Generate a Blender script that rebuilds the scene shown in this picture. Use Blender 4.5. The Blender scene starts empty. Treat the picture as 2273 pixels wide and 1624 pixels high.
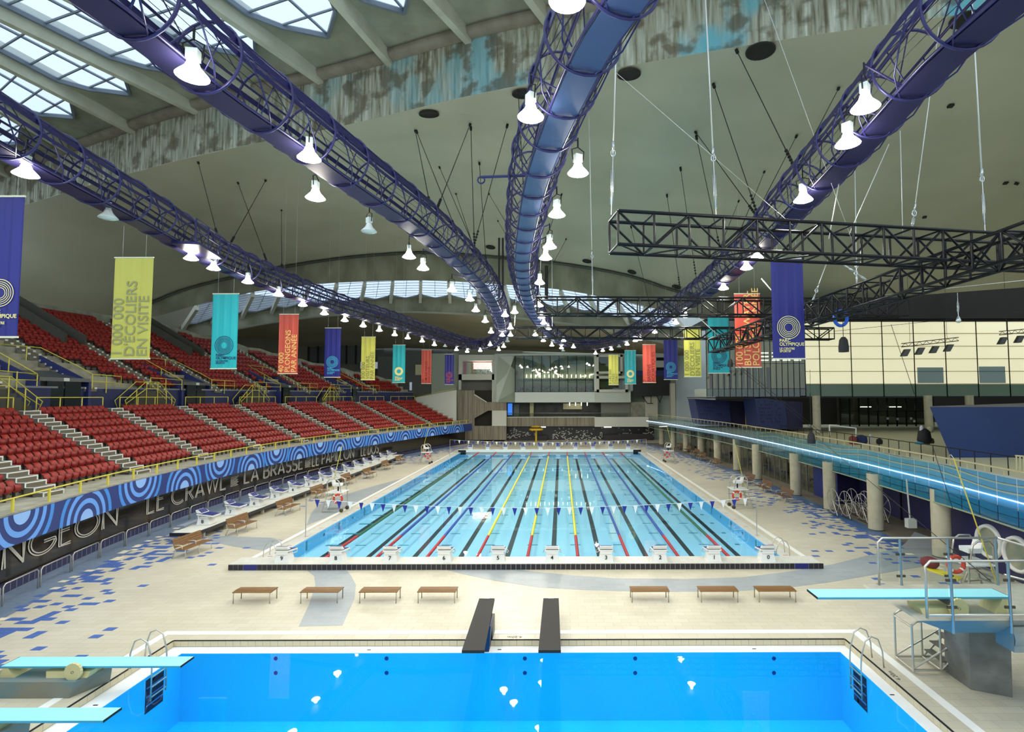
import bpy, bmesh, math, random
from mathutils import Vector, Matrix
from mathutils.bvhtree import BVHTree
R = random.Random(7)
PI = math.pi
scene = bpy.context.scene
COL = scene.collection
# ---------------------------------------------------------------- camera, world, exposure
FOC, PITCH, ROLL, CX, CY, HC = 1183.5, 0.0558, 0.0025, 1245.0, 812.0, 7.95
cam_d = bpy.data.cameras.new('camera')
cam_d.sensor_width = 36.0
cam_d.lens = 36.0 * FOC / 2273
cam_d.shift_x = (1136.5 - CX) / 2273
cam_d.clip_end = 500
cam = bpy.data.objects.new('camera', cam_d)
COL.objects.link(cam)
cam.matrix_world = Matrix.Translation((0, 0, HC)) @ Matrix.Rotation(PI / 2 + PITCH, 4, 'X') @ Matrix.Rotation(-ROLL, 4, 'Z')
scene.camera = cam
world = bpy.data.worlds.new('daylight')
scene.world = world
world.use_nodes = True
wbg = world.node_tree.nodes['Background']
wbg.inputs[0].default_value = (0.74, 0.87, 1.0, 1)
wbg.inputs[1].default_value = 1.6
LAMP_W = 255.0
scene.view_settings.view_transform = 'Standard'
scene.view_settings.look = 'None'
scene.view_settings.exposure = 0.0
scene.view_settings.gamma = 1.0
scene.view_settings.use_curve_mapping = False
scene.cycles.max_bounces = 6
scene.cycles.diffuse_bounces = 3
scene.cycles.glossy_bounces = 3
scene.cycles.transparent_max_bounces = 12
scene.cycles.use_adaptive_sampling = True
scene.cycles.adaptive_threshold = 0.1
scene.cycles.adaptive_min_samples = 16
scene.cycles.sample_clamp_indirect = 10.0
scene.cycles.caustics_reflective = False
scene.cycles.caustics_refractive = False

# ---------------------------------------------------------------- where a line of sight meets a plane of the hall
def ray(px, py):
    a, b = px - CX, py - CY
    c, s = math.cos(ROLL), math.sin(ROLL)
    u, v = c * a - s * b, s * a + c * b
    return Vector((u, FOC * math.cos(PITCH) + v * math.sin(PITCH), FOC * math.sin(PITCH) - v * math.cos(PITCH)))
def atY(px, py, Y):
    d = ray(px, py); return Vector((0, 0, HC)) + d * (Y / d.y)
def atZ(px, py, Z):
    d = ray(px, py); return Vector((0, 0, HC)) + d * ((Z - HC) / d.z)
def atX(px, py, X):
    d = ray(px, py); return Vector((0, 0, HC)) + d * (X / d.x)
def to_px(p):
    x, y, z = p[0], p[1], p[2] - HC
    fw = y * math.cos(PITCH) + z * math.sin(PITCH); up = -y * math.sin(PITCH) + z * math.cos(PITCH)
    if fw <= 0.1: return (-9e9, 0)
    return (CX + FOC * x / fw, CY - FOC * up / fw)

def interp(tab, x):
    if x <= tab[0][0]:
        (a, b), (c, d) = tab[0], tab[1]
    elif x >= tab[-1][0]:
        (a, b), (c, d) = tab[-2], tab[-1]
    else:
        for i in range(len(tab) - 1):
            if tab[i][0] <= x <= tab[i + 1][0]:
                (a, b), (c, d) = tab[i], tab[i + 1]; break
    return b + (d - b) * (x - a) / (c - a)
def smooth_tab(tab, step):
    """Catmull-Rom resample of a table y(x) so that curves are round."""
    out = []
    n = len(tab)
    x = tab[0][0]
    while x <= tab[-1][0] + 1e-6:
        i = max(k for k in range(n - 1) if tab[k][0] <= x + 1e-9)
        x0, y0 = tab[i]; x1, y1 = tab[i + 1]
        m0 = (y1 - tab[i - 1][1]) / (x1 - tab[i - 1][0]) if i > 0 else (y1 - y0) / (x1 - x0)
        m1 = (tab[i + 2][1] - y0) / (tab[i + 2][0] - x0) if i + 2 < n else (y1 - y0) / (x1 - x0)
        h = x1 - x0; t = (x - x0) / h
        y = (2*t**3-3*t*t+1)*y0 + (t**3-2*t*t+t)*h*m0 + (-2*t**3+3*t*t)*y1 + (t**3-t*t)*h*m1
        out.append((x, y)); x += step
    return out

# ---------------------------------------------------------------- materials
def lin(c):
    return tuple(((v / 255) / 12.92 if v / 255 <= 0.04045 else ((v / 255 + 0.055) / 1.055) ** 2.4) for v in c) + (1,)
MATS = {}
def M(name, c=(200, 200, 200), rough=0.5, metal=0.0, c2=None, scale=3.0, stretch=(1, 1, 1), bump=0.0, emit=0.0, spec=0.5, coat=0.0, detail=6, lo=0.35, hi=0.65):
    if name in MATS: return MATS[name]
    m = bpy.data.materials.new(name); m.use_nodes = True
    nt = m.node_tree; b = nt.nodes['Principled BSDF']
    b.inputs['Base Color'].default_value = lin(c)
    b.inputs['Roughness'].default_value = rough
    b.inputs['Metallic'].default_value = metal
    b.inputs['Specular IOR Level'].default_value = spec
    b.inputs['Coat Weight'].default_value = coat
    if emit:
        b.inputs['Emission Color'].default_value = lin(c); b.inputs['Emission Strength'].default_value = emit
    if c2 or bump:
        tc = nt.nodes.new('ShaderNodeTexCoord'); mp = nt.nodes.new('ShaderNodeMapping')
        mp.inputs['Scale'].default_value = stretch
        nz = nt.nodes.new('ShaderNodeTexNoise'); nz.inputs['Scale'].default_value = scale; nz.inputs['Detail'].default_value = detail
        nt.links.new(tc.outputs['Object'], mp.inputs[0]); nt.links.new(mp.outputs[0], nz.inputs['Vector'])
        if c2:
            cr = nt.nodes.new('ShaderNodeValToRGB')
            cr.color_ramp.elements[0].position = lo; cr.color_ramp.elements[0].color = lin(c)
            cr.color_ramp.elements[1].position = hi; cr.color_ramp.elements[1].color = lin(c2)
            nt.links.new(nz.outputs['Fac'], cr.inputs[0]); nt.links.new(cr.outputs[0], b.inputs['Base Color'])
        if bump:
            bp = nt.nodes.new('ShaderNodeBump'); bp.inputs['Strength'].default_value = bump; bp.inputs['Distance'].default_value = 0.05
            nt.links.new(nz.outputs['Fac'], bp.inputs['Height']); nt.links.new(bp.outputs[0], b.inputs['Normal'])
    MATS[name] = m
    return m
def glassM(name, tint, mixdiff=0.0, diff=(255, 255, 255), ior=1.45, rough=0.02):
    """thin glass: a tinted see-through sheet, a fresnel gloss and, for printed or frosted glass, a share of diffuse print"""
    m = bpy.data.materials.new(name); m.use_nodes = True; nt = m.node_tree
    for n in list(nt.nodes): nt.nodes.remove(n)
    o = nt.nodes.new('ShaderNodeOutputMaterial'); t = nt.nodes.new('ShaderNodeBsdfTransparent'); t.inputs[0].default_value = lin(tint)
    g = nt.nodes.new('ShaderNodeBsdfGlossy'); g.inputs['Roughness'].default_value = rough
    # Schlick reflectance, the same from both sides of the sheet
    ge = nt.nodes.new('ShaderNodeNewGeometry'); dt = nt.nodes.new('ShaderNodeVectorMath'); dt.operation = 'DOT_PRODUCT'; dt.name = 'facing'
    nt.links.new(ge.outputs['Incoming'], dt.inputs[0]); nt.links.new(ge.outputs['Normal'], dt.inputs[1])
    f0 = ((ior - 1) / (ior + 1)) ** 2
    def mt(op, a, b=None):
        n = nt.nodes.new('ShaderNodeMath'); n.operation = op
        for i, v in enumerate((a, b)):
            if v is None: continue
            if isinstance(v, (int, float)): n.inputs[i].default_value = v
            else: nt.links.new(v, n.inputs[i])
        return n.outputs[0]
    fac = mt('ADD', mt('MULTIPLY', mt('POWER', mt('SUBTRACT', 1.0, mt('ABSOLUTE', dt.outputs['Value'])), 5.0), 1 - f0), f0)
    mx = nt.nodes.new('ShaderNodeMixShader')
    last = t
    if mixdiff:
        d = nt.nodes.new('ShaderNodeBsdfDiffuse'); d.inputs[0].default_value = lin(diff); d.name = 'print'
        tr = nt.nodes.new('ShaderNodeBsdfTranslucent'); tr.inputs[0].default_value = lin(diff); tr.name = 'print_back'
        ad = nt.nodes.new('ShaderNodeMixShader'); ad.inputs[0].default_value = 0.5
        nt.links.new(d.outputs[0], ad.inputs[1]); nt.links.new(tr.outputs[0], ad.inputs[2])
        m2 = nt.nodes.new('ShaderNodeMixShader'); m2.inputs[0].default_value = mixdiff; m2.name = 'share'
        nt.links.new(t.outputs[0], m2.inputs[1]); nt.links.new(ad.outputs[0], m2.inputs[2]); last = m2
    nt.links.new(fac, mx.inputs[0]); nt.links.new(last.outputs[0], mx.inputs[1]); nt.links.new(g.outputs[0], mx.inputs[2])
    nt.links.new(mx.outputs[0], o.inputs[0])
    MATS[name] = m
    return m

# ---------------------------------------------------------------- mesh collector
class MB:
    def __init__(s): s.v = []; s.f = []; s.sm = []
    def add(s, vs, fs, smooth=False):
        b = len(s.v); s.v += [tuple(v) for v in vs]; s.f += [tuple(i + b for i in f) for f in fs]; s.sm += [smooth] * len(fs); return s
    def box(s, x0, x1, y0, y1, z0, z1):
        vs = [(x, y, z) for z in (z0, z1) for y in (y0, y1) for x in (x0, x1)]
        return s.add(vs, [(0, 2, 3, 1), (4, 5, 7, 6), (0, 1, 5, 4), (2, 6, 7, 3), (0, 4, 6, 2), (1, 3, 7, 5)])
    def hexa(s, p):   # 8 points: bottom quad 0-3, top quad 4-7
        return s.add(p, [(3, 2, 1, 0), (4, 5, 6, 7), (0, 1, 5, 4), (1, 2, 6, 5), (2, 3, 7, 6), (3, 0, 4, 7)])
    def obox(s, p0, p1, w, h, up=(0, 0, 1)):   # bar of section w x h between two points
        p0, p1 = Vector(p0), Vector(p1); d = (p1 - p0).normalized(); up = Vector(up)
        sx = d.cross(up)
        sx = sx.normalized() if sx.length > 1e-4 else Vector((1, 0, 0)); uz = sx.cross(d)
        a, b = sx * w / 2, uz * h / 2
        return s.hexa([p0 - a - b, p0 + a - b, p1 + a - b, p1 - a - b, p0 - a + b, p0 + a + b, p1 + a + b, p1 - a + b])
    def tube(s, p0, p1, r, n=8, r1=None):
        return s.path([p0, p1], r, n, r1=r1)
    def path(s, pts, r, n=8, closed=False, r1=None):
        pts = [Vector(p) for p in pts]; m = len(pts); rings = []; up = None
        for i in range(m):
            a = pts[(i - 1) % m] if (closed or i > 0) else pts[i]; b = pts[(i + 1) % m] if (closed or i < m - 1) else pts[i]
            d = (b - a).normalized()
            if up is None: up = Vector((0, 0, 1)) if abs(d.z) < 0.9 else Vector((1, 0, 0))
            sx = d.cross(up)
            if sx.length < 1e-3: up = Vector((1, 0, 0)) if abs(d.x) < .9 else Vector((0, 1, 0)); sx = d.cross(up)
            sx.normalize(); uz = sx.cross(d); up = uz
            rr = r if r1 is None else r + (r1 - r) * i / (m - 1)
            rings.append([pts[i] + sx * math.cos(2*PI*k/n) * rr + uz * math.sin(2*PI*k/n) * rr for k in range(n)])
        vs = [v for g in rings for v in g]; fs = []
        for i in range(m if closed else m - 1):
            j = (i + 1) % m
            for k in range(n): fs.append((i*n+k, i*n+(k+1) % n, j*n+(k+1) % n, j*n+k))
        s.add(vs, fs, True)
        if not closed:
            b = len(s.v) - m * n
            s.f.append(tuple(b + k for k in reversed(range(n)))); s.sm.append(False)
            s.f.append(tuple(b + (m-1)*n + k for k in range(n))); s.sm.append(False)
        return s
    def lathe(s, prof, n=16, o=(0, 0, 0), axis='z'):
        vs = []
        for r, z in prof:
            for k in range(n):
                a = 2*PI*k/n; c, d = r*math.cos(a), r*math.sin(a)
                v = {'z': (c, d, z), 'x': (z, c, d), 'y': (c, z, d)}[axis]
                vs.append((v[0]+o[0], v[1]+o[1], v[2]+o[2]))
        fs = [(i*n+k, i*n+(k+1) % n, (i+1)*n+(k+1) % n, (i+1)*n+k) for i in range(len(prof)-1) for k in range(n)]
        return s.add(vs, fs, True)
    def disc(s, c, r, n=16, axis='z'):
        vs = []
        for k in range(n):
            a = 2*PI*k/n; p, q = r*math.cos(a), r*math.sin(a)
            v = {'z': (p, q, 0), 'x': (0, p, q), 'y': (p, 0, q)}[axis]; vs.append((v[0]+c[0], v[1]+c[1], v[2]+c[2]))
        return s.add(vs, [tuple(range(n))])
    def prism(s, poly, a0, a1, axis='z'):   # poly in the plane across axis
        n = len(poly)
        def P(p, a): return {'z': (p[0], p[1], a), 'y': (p[0], a, p[1]), 'x': (a, p[0], p[1])}[axis]
        vs = [P(p, a0) for p in poly] + [P(p, a1) for p in poly]
        fs = [tuple(reversed(range(n))), tuple(range(n, 2*n))] + [(i, (i+1) % n, n+(i+1) % n, n+i) for i in range(n)]
        return s.add(vs, fs)
    def grid(s, rows, smooth=True):   # rows of points
        m = len(rows[0]); vs = [p for r in rows for p in r]
        return s.add(vs, [(i*m+k, i*m+k+1, (i+1)*m+k+1, (i+1)*m+k) for i in range(len(rows)-1) for k in range(m-1)], smooth)
    def mesh(s, name, mat):
        me = bpy.data.meshes.new(name); me.from_pydata(s.v, [], s.f); me.polygons.foreach_set('use_smooth', s.sm)
        if mat: me.materials.append(mat)
        me.update(); return me
    def build(s, name, mat, parent=None, w=True, label=None, kind=None):
        return put(name, s.mesh(name, mat), parent, w, label, kind)
WM = {}
def put(name, me, parent=None, w=True, label=None, kind=None, mat4=None):
    """link one object; w: its coordinates are those of the hall, else of its parent"""
    o = bpy.data.objects.new(name, me); COL.objects.link(o)
    if parent is not None:
        o.parent = parent
        if w: o.matrix_parent_inverse = WM.get(parent.name, Matrix()).inverted()
    if mat4 is not None: o.matrix_basis = mat4
    WM[o.name] = (WM.get(parent.name, Matrix()) if (parent is not None and not w) else Matrix()) @ (mat4 if mat4 is not None else Matrix())
    if label: o['label'] = label
    if kind: o['kind'] = kind
    return o
def tag(o, label, cat, group=None, kind=None):
    o['label'] = label; o['category'] = cat
    if group: o['group'] = group
    if kind: o['kind'] = kind
    return o
def thing(name, label, cat, loc=(0, 0, 0), rz=0, group=None):
    o = bpy.data.objects.new(name, None); COL.objects.link(o); o.empty_display_size = 0.2
    o.location = loc; o.rotation_euler = (0, 0, rz)
    WM[o.name] = Matrix.Translation(loc) @ Matrix.Rotation(rz, 4, 'Z')
    return tag(o, label, cat, group)
def struct(name, label, mb=None, mat=None):
    if mb is None: o = bpy.data.objects.new(name, None); COL.objects.link(o)
    else: o = mb.build(name, mat)
    o['label'] = label; o['category'] = 'building part'; o['kind'] = 'structure'
    return o
def copy_tree(o, parent=None):
    c = o.copy(); COL.objects.link(c)
    if parent is not None: c.parent = parent
    for ch in list(o.children): copy_tree(ch, c)
    return c
def dup(proto, loc, rz, label, group=None, first=[]):
    if proto.name not in first: first.append(proto.name); o = proto
    else: o = copy_tree(proto)
    o.location = loc; o.rotation_euler = (0, 0, rz); o['label'] = label
    if group: o['group'] = group
    return o
UNIT = {}
def rod(parent, p0, p1, r, name, mat, w=True, n=8):
    """one straight round bar as an object of its own, all sharing one mesh per material"""
    key = (mat.name, n)
    if key not in UNIT: UNIT[key] = MB().tube((0, 0, 0), (0, 0, 1), 1, n).mesh('bar', mat)
    p0, p1 = Vector(p0), Vector(p1); d = p1 - p0
    m = Matrix.Translation(p0) @ d.to_track_quat('Z', 'Y').to_matrix().to_4x4() @ Matrix.Diagonal((r, r, d.length, 1))
    return put(name, UNIT[key], parent, w, mat4=m)
ORD = ['first', 'second', 'third', 'fourth', 'fifth', 'sixth', 'seventh', 'eighth', 'ninth', 'tenth', 'eleventh', 'twelfth', 'thirteenth',
       'fourteenth', 'fifteenth', 'sixteenth', 'seventeenth', 'eighteenth', 'nineteenth', 'twentieth', 'twenty-first', 'twenty-second', 'twenty-third', 'twenty-fourth', 'twenty-fifth', 'twenty-sixth', 'twenty-seventh', 'twenty-eighth', 'twenty-ninth', 'thirtieth']
NUM = ['one', 'two', 'three', 'four', 'five', 'six', 'seven', 'eight', 'nine', 'ten', 'eleven', 'twelve']
def text_mesh(txt, size, mat, bold=0.0, ext=0.004, align='LEFT', spacing=1.0):
    cu = bpy.data.curves.new('t', 'FONT'); cu.body = txt; cu.size = size; cu.extrude = ext; cu.offset = bold
    cu.align_x = align; cu.resolution_u = 3; cu.space_line = spacing
    o = bpy.data.objects.new('t', cu); COL.objects.link(o)
    dg = bpy.context.evaluated_depsgraph_get(); me = bpy.data.meshes.new_from_object(o.evaluated_get(dg))
    bpy.data.objects.remove(o); bpy.data.curves.remove(cu)
    me.materials.clear(); me.materials.append(mat)
    return me
FACE_S = Matrix.Rotation(PI / 2, 4, 'X')    # text standing up, read from the south (the camera side)

# palette
white = M('white_paint', (232, 232, 226), 0.45)
offwhite = M('offwhite_plaster', (214, 214, 200), 0.7)
steel = M('brushed_steel', (200, 196, 184), 0.3, 0.75)
navy = M('navy_paint', (34, 42, 96), 0.5)
navy_wall = M('indigo_wall_paint', (40, 38, 88), 0.6, c2=(34, 34, 78), scale=1)
black_metal = M('black_metal', (28, 28, 28), 0.35, 0.6)
black = M('black_void', (14, 14, 14), 0.8)
purple = M('indigo_metal', (40, 38, 92), 0.35, 0.2, spec=0.6)
concrete = M('concrete', (128, 128, 112), 0.85, c2=(156, 154, 136), scale=1.2, bump=0.15)
board_conc = M('board_formed_concrete', (118, 110, 94), 0.85, c2=(158, 150, 132), scale=3, stretch=(2.2, 2.2, 0.06), bump=0.3)
yellow = M('yellow_paint', (214, 200, 74), 0.4)
wood = M('varnished_wood', (112, 78, 40), 0.45, c2=(140, 102, 56), scale=4, stretch=(0.5, 8, 8))
# ================================================================ floor and pools
def tileM(name, c, c2, grout, bw, bh, mortar=0.006, rough=0.35, mult=1.0):
    m = bpy.data.materials.new(name); m.use_nodes = True; nt = m.node_tree; b = nt.nodes['Principled BSDF']
    tc = nt.nodes.new('ShaderNodeTexCoord'); br = nt.nodes.new('ShaderNodeTexBrick')
    br.inputs['Color1'].default_value = lin(c); br.inputs['Color2'].default_value = lin(c2); br.inputs['Mortar'].default_value = lin(grout)
    br.inputs['Scale'].default_value = 1.0; br.inputs['Brick Width'].default_value = bw; br.inputs['Row Height'].default_value = bh
    br.inputs['Mortar Size'].default_value = mortar
    nz = nt.nodes.new('ShaderNodeTexNoise'); nz.inputs['Scale'].default_value = 0.25; nz.inputs['Detail'].default_value = 5
    mx = nt.nodes.new('ShaderNodeMixRGB'); mx.blend_type = 'MULTIPLY'; mx.inputs[0].default_value = 0.35
    nt.links.new(tc.outputs['Object'], br.inputs[0]); nt.links.new(tc.outputs['Object'], nz.inputs['Vector'])
    nt.links.new(br.outputs[0], mx.inputs[1]); nt.links.new(nz.outputs['Fac'], mx.inputs[2])
    nt.links.new(mx.outputs[0], b.inputs['Base Color']); b.inputs['Roughness'].default_value = rough
    MATS[name] = m; return m
deck = tileM('beige_deck_tile', (226, 218, 192), (219, 210, 182), (196, 186, 160), 0.6, 0.3)
PX0, PX1, PY0, PY1 = -14.2, 10.85, 25.95, 75.9      # lap pool
DX0, DX1, DY0, DY1 = -12.1, 8.87, 3.0, 17.45        # diving pool water
EX0, EX1, EY1 = -12.68, 9.25, 17.9                  # edge of the deck around it
fm = MB()
xs = [-60, PX0, EX0, EX1, PX1, 60]; ys = [-12, DY0, EY1, PY0, PY1, 112]
for i in range(5):
    for j in range(5):
        if j == 3 and 1 <= i <= 3: continue
        if j == 1 and i == 2: continue
        fm.add([(xs[i], ys[j], 0), (xs[i+1], ys[j], 0), (xs[i+1], ys[j+1], 0), (xs[i], ys[j+1], 0)], [(0, 1, 2, 3)])
floor = struct('floor', 'pale beige tiled pool deck', fm, deck)
# grey sweeping bands laid in the deck
gray_tile = tileM('grey_deck_tile', (178, 184, 182), (168, 176, 176), (196, 196, 186), 0.6, 0.3)
def floor_poly(pts, mat, name, z=0.006, label=None):
    mb = MB(); q = [atZ(x, y, 0) for x, y in pts]; mb.prism([(p.x, p.y) for p in q], 0.0, z); return mb.build(name, mat, floor, label=label)
floor_poly([(958,1256),(1028,1274),(1095,1288),(1195,1303),(1296,1309),(1430,1313),(1513,1313),(1647,1311),(1747,1304),(1848,1291),(1948,1274),(2049,1257),(2110,1250),(2200,1262),(2250,1275),(2255,1262),(2180,1225),(2090,1200),(2030,1180),(2010,1205),(1998,1214),(1948,1227),(1848,1252),(1747,1269),(1647,1281),(1520,1285),(1363,1283),(1262,1276),(1175,1267),(1098,1256)], gray_tile, 'grey_tile_band')
floor_poly([(663,1390),(686,1341),(700,1298),(697,1278),(670,1256),(762,1256),(780,1278),(790,1298),(787,1328),(760,1388)], gray_tile, 'grey_tile_band')
floor_poly([(462,1188),(600,1193),(640,1201),(590,1222),(520,1213),(462,1200)], gray_tile, 'grey_tile_band')
floor_poly([(680,1166),(690,1140),(706,1120),(756,1100),(831,1078),(905,1058),(870,1078),(790,1118),(720,1150)], gray_tile, 'grey_tile_band')
# stands curve
XF = smooth_tab([(2, -14.5), (8, -17.2), (14, -19.5), (20.3, -21.4), (29.6, -23.6), (43, -24.8), (57.9, -23.7), (75, -20), (90.5, -15.0)], 0.5)
def xf(Y): return interp(XF, Y)
XW = smooth_tab([(8, 16.8), (21, 18.2), (25, 18.6), (40.7, 19.15), (60, 18.6), (75, 17.0), (87, 15.2), (93, 14.0)], 0.5)
def xw(Y): return interp(XW, Y)
# pale blue channel along the left wall
steelblue = tileM('steel_blue_tile', (132, 152, 176), (116, 138, 166), (160, 170, 180), 0.3, 0.15)
mb = MB(); ysq = [14 + i for i in range(72)]
mb.grid([[(xf(y) - .9, y, .004), (xf(y) + 1.15, y, .004)] for y in ysq], False)
mb.build('blue_tile_channel', steelblue, floor)
medblue = tileM('mid_blue_tile', (78, 118, 170), (70, 108, 160), (110, 140, 170), 0.3, 0.15)
mb = MB(); mb.grid([[(xw(y) - 1.25, y, .004), (xw(y) - .35, y, .004)] for y in [27 + i for i in range(64)]], False)
mb.build('blue_tile_channel', medblue, floor)
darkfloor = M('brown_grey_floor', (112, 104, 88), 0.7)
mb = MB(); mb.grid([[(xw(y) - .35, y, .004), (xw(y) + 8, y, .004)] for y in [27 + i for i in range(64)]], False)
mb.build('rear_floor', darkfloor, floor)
# scattered blue tiles, the 300 largest in the picture one by one
tile_blue = M('blue_floor_tile', (78, 108, 174), 0.35); tile_cream = M('cream_floor_tile', (236, 226, 196), 0.4)
cand = []
def scatter(side):
    y = 14.0
    while y < 90:
        n = 20
        for k in range(n):
            d = k * 0.36
            x = (xf(y) + 1.1 + d) if side < 0 else (xw(y) - 1.3 - d)
            x = round(x / .36 + (0.5 if int(y / .28) % 2 else 0)) * .36
            u = d / (5.4 + 1.2 * math.sin(y * .5))
            pr = 0.78 * (1 - u) ** 2.0 if u < 1 else 0
            if side > 0 and y < 27: pr *= 0.5
            if side > 0 and y < 25.5: continue
            if R.random() < pr * .62: cand.append((x, y, 0))
        if R.random() < .35: cand.append(((xf(y) + .75 + R.random() * .5) if side < 0 else (xw(y) - .75 - R.random() * .6), y, 1))
        y += .28
scatter(-1); scatter(1)
for i in range(26): cand.append((13.2 + R.random() * 4.6, 19.5 + R.random() * 4.5, 0))
seen_t = set(); cc = []
for c in cand:
    k = (round(c[0] / .18), round(c[1] / .28))
    if k in seen_t: continue
    p = to_px((c[0], c[1], 0))
    if -20 < p[0] < 2293 and p[1] < 1640: seen_t.add(k); cc.append(c)
cc.sort(key=lambda c: c[1])
tm = [MB().box(-.17, .17, -.125, .125, 0.0, .009).mesh('tile', tile_blue), MB().box(-.17, .17, -.125, .125, 0.0, .010).mesh('tile', tile_cream)]
for c in cc[:300]: put('tile', tm[c[2]], floor, mat4=Matrix.Translation((c[0], c[1], 0)))
for kind_, mt in ((0, tile_blue), (1, tile_cream)):
    mb = MB()
    for c in cc[300:]:
        if c[2] == kind_: mb.box(c[0]-.17, c[0]+.17, c[1]-.125, c[1]+.125, 0, .009)
    if mb.v: mb.build('small_tile', mt, floor, kind='stuff')

# ---- water
def waterM(name, tint, scale, bump):
    m = glassM(name, tint, ior=1.33, rough=0.015); nt = m.node_tree
    tc = nt.nodes.new('ShaderNodeTexCoord'); nz = nt.nodes.new('ShaderNodeTexNoise'); nz.inputs['Scale'].default_value = scale; nz.inputs['Detail'].default_value = 3
    bp = nt.nodes.new('ShaderNodeBump'); bp.inputs['Strength'].default_value = bump; bp.inputs['Distance'].default_value = 0.02
    nt.links.new(tc.outputs['Object'], nz.inputs['Vector']); nt.links.new(nz.outputs['Fac'], bp.inputs['Height'])
    for n in nt.nodes:
        if n.type == 'BSDF_GLOSSY': nt.links.new(bp.outputs[0], n.inputs['Normal'])
    nt.links.new(bp.outputs[0], nt.nodes['facing'].inputs[1])
    return m
pool_tile = M('pale_cyan_pool_tile', (172, 228, 250), 0.5, c2=(180, 232, 250), scale=.3)
pool_wall = M('pool_wall_tile', (112, 196, 240), 0.5)
dive_floor = M('azure_basin_floor', (40, 214, 255), 0.5, c2=(32, 206, 250), scale=.15)
dive_wall = M('azure_basin_wall', (30, 198, 250), 0.5)
coping = tileM('white_coping_tile', (238, 236, 222), (230, 228, 212), (205, 200, 182), 0.3, 0.3, rough=.3)
lap = struct('pool_basin', 'long rectangular lap pool with pale blue floor and black lane lines')
mb = MB(); ZB = -.72
mb.add([(PX0, PY0, ZB), (PX1, PY0, ZB), (PX1, PY1, ZB), (PX0, PY1, ZB)], [(0, 1, 2, 3)]); mb.build('basin_floor', pool_tile, lap)
mb = MB()
for a, b in (((PX0, PY0), (PX1, PY0)), ((PX1, PY0), (PX1, PY1)), ((PX1, PY1), (PX0, PY1)), ((PX0, PY1), (PX0, PY0))):
    mb.add([(a[0], a[1], ZB), (b[0], b[1], ZB), (b[0], b[1], 0), (a[0], a[1], 0)], [(0, 1, 2, 3)])
mb.build('basin_wall', pool_wall, lap)
lane_black = M('black_lane_tile', (10, 26, 34), 0.5)
LX0 = -12.93
for k in range(10):
    x = LX0 + 2.5 * k; mb = MB()
    mb.box(x-.14, x+.14, PY0+2, PY1-2, ZB, ZB+.01); mb.box(x-.5, x+.5, PY0+2, PY0+2.25, ZB, ZB+.011); mb.box(x-.5, x+.5, PY1-2.25, PY1-2, ZB, ZB+.011)
    mb.build('lane_line', lane_black, lap)
mark_teal = M('teal_mark_tile', (40, 140, 160), 0.5)
mb = MB()
for y in [29 + 2.6 * i for i in range(18)]:
    for k in range(9): mb.box(LX0+1.25+2.5*k-.3, LX0+1.25+2.5*k+.3, y-.06, y+.06, ZB, ZB+.011)
    for x in (PX0+.6, PX1-.6): mb.box(x-.12, x+.9 if x < 0 else x+.12, y-.12, y+.12, ZB, ZB+.012)
mb.build('floor_mark', mark_teal, lap, kind='stuff')
ring_m = M('dark_jet_ring', (26, 70, 120), 0.4)
for y in [28 + 4.4 * i for i in range(10)]:
    for x, sg in ((PX0+.012, 1), (PX1-.012, -1)):
        mb = MB(); mb.disc((x, y, -.3), .09, 12, 'x'); mb.build('jet_nozzle', ring_m, lap)
for y in [30.2 + 4.4 * i for i in range(10)]:
    for x in (PX0+.01, PX1-.01):
        mb = MB(); mb.box(x-.006, x+.006, y-.1, y+.1, -.6, -.1); mb.build('wall_mark', mark_teal, lap)
w1 = MB().add([(PX0, PY0, -.025), (PX1, PY0, -.025), (PX1, PY1, -.025), (PX0, PY1, -.025)], [(0, 1, 2, 3)]).build('water', waterM('lap_water', (232, 249, 254), .7, .12))
tag(w1, 'still pale blue water filling the lap pool', 'water', kind='stuff')
# far headwall and near bulkhead
cop = struct('pool_coping', 'white tiled coping and lines around the lap pool')
mb = MB(); mb.box(PX0-.7, PX0, PY0, PY1, 0, .012); mb.box(PX1, PX1+.6, PY0, PY1, 0, .012); mb.build('coping_band', coping, cop)
linew = M('white_line_tile', (240, 240, 232), 0.35)
mb = MB(); mb.box(-15.35, -15.1, PY0, PY1, 0, .01); mb.build('white_line', linew, cop)
mb = MB(); mb.box(11.85, 12.1, PY0, PY1, 0, .01); mb.build('white_line', linew, cop)
redm = M('red_mark', (190, 60, 50), 0.5)
mb = MB()
for i in range(24):
    for x in (PX0-.3, PX1+.3): mb.box(x-.12, x+.12, 27+i*1.9, 27.05+i*1.9, 0, .015)
mb.build('small_mark', redm, cop, kind='stuff')
hw = thing('pool_headwall', 'low white headwall at the far end of the lap pool', 'wall', (0, PY1, 0))
MB().box(PX0-.4, PX1+.3, PY1, PY1+1.1, -.3, .32).build('body', M('pale_headwall', (222, 232, 226), .5), hw)
for x in (-14.0, 10.75):
    s = MB().box(x-.55, x+.55, PY1-.05, PY1+.05, .02, .32).build('distance_plate', black, hw)
bh = thing('bulkhead', 'raised white starting platform edged with dark tiles across the near end of the lap pool', 'platform', (0, 24.9, 0))
MB().box(-15.25, 11.9, 24.9, PY0+.02, 0, .28).build('body', coping, bh)
BX0, BX1 = -15.25, 11.9
dk = M('near_black_tile', (34, 32, 42), 0.3); dkb = M('navy_tile', (30, 36, 110), 0.3)
tme = MB().box(0, .205, -.02, 0, 0, .235).mesh('tile', dk); tmb = MB().box(0, .62, -.02, 0, 0, .235).mesh('tile', dkb)
x = BX0
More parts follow.
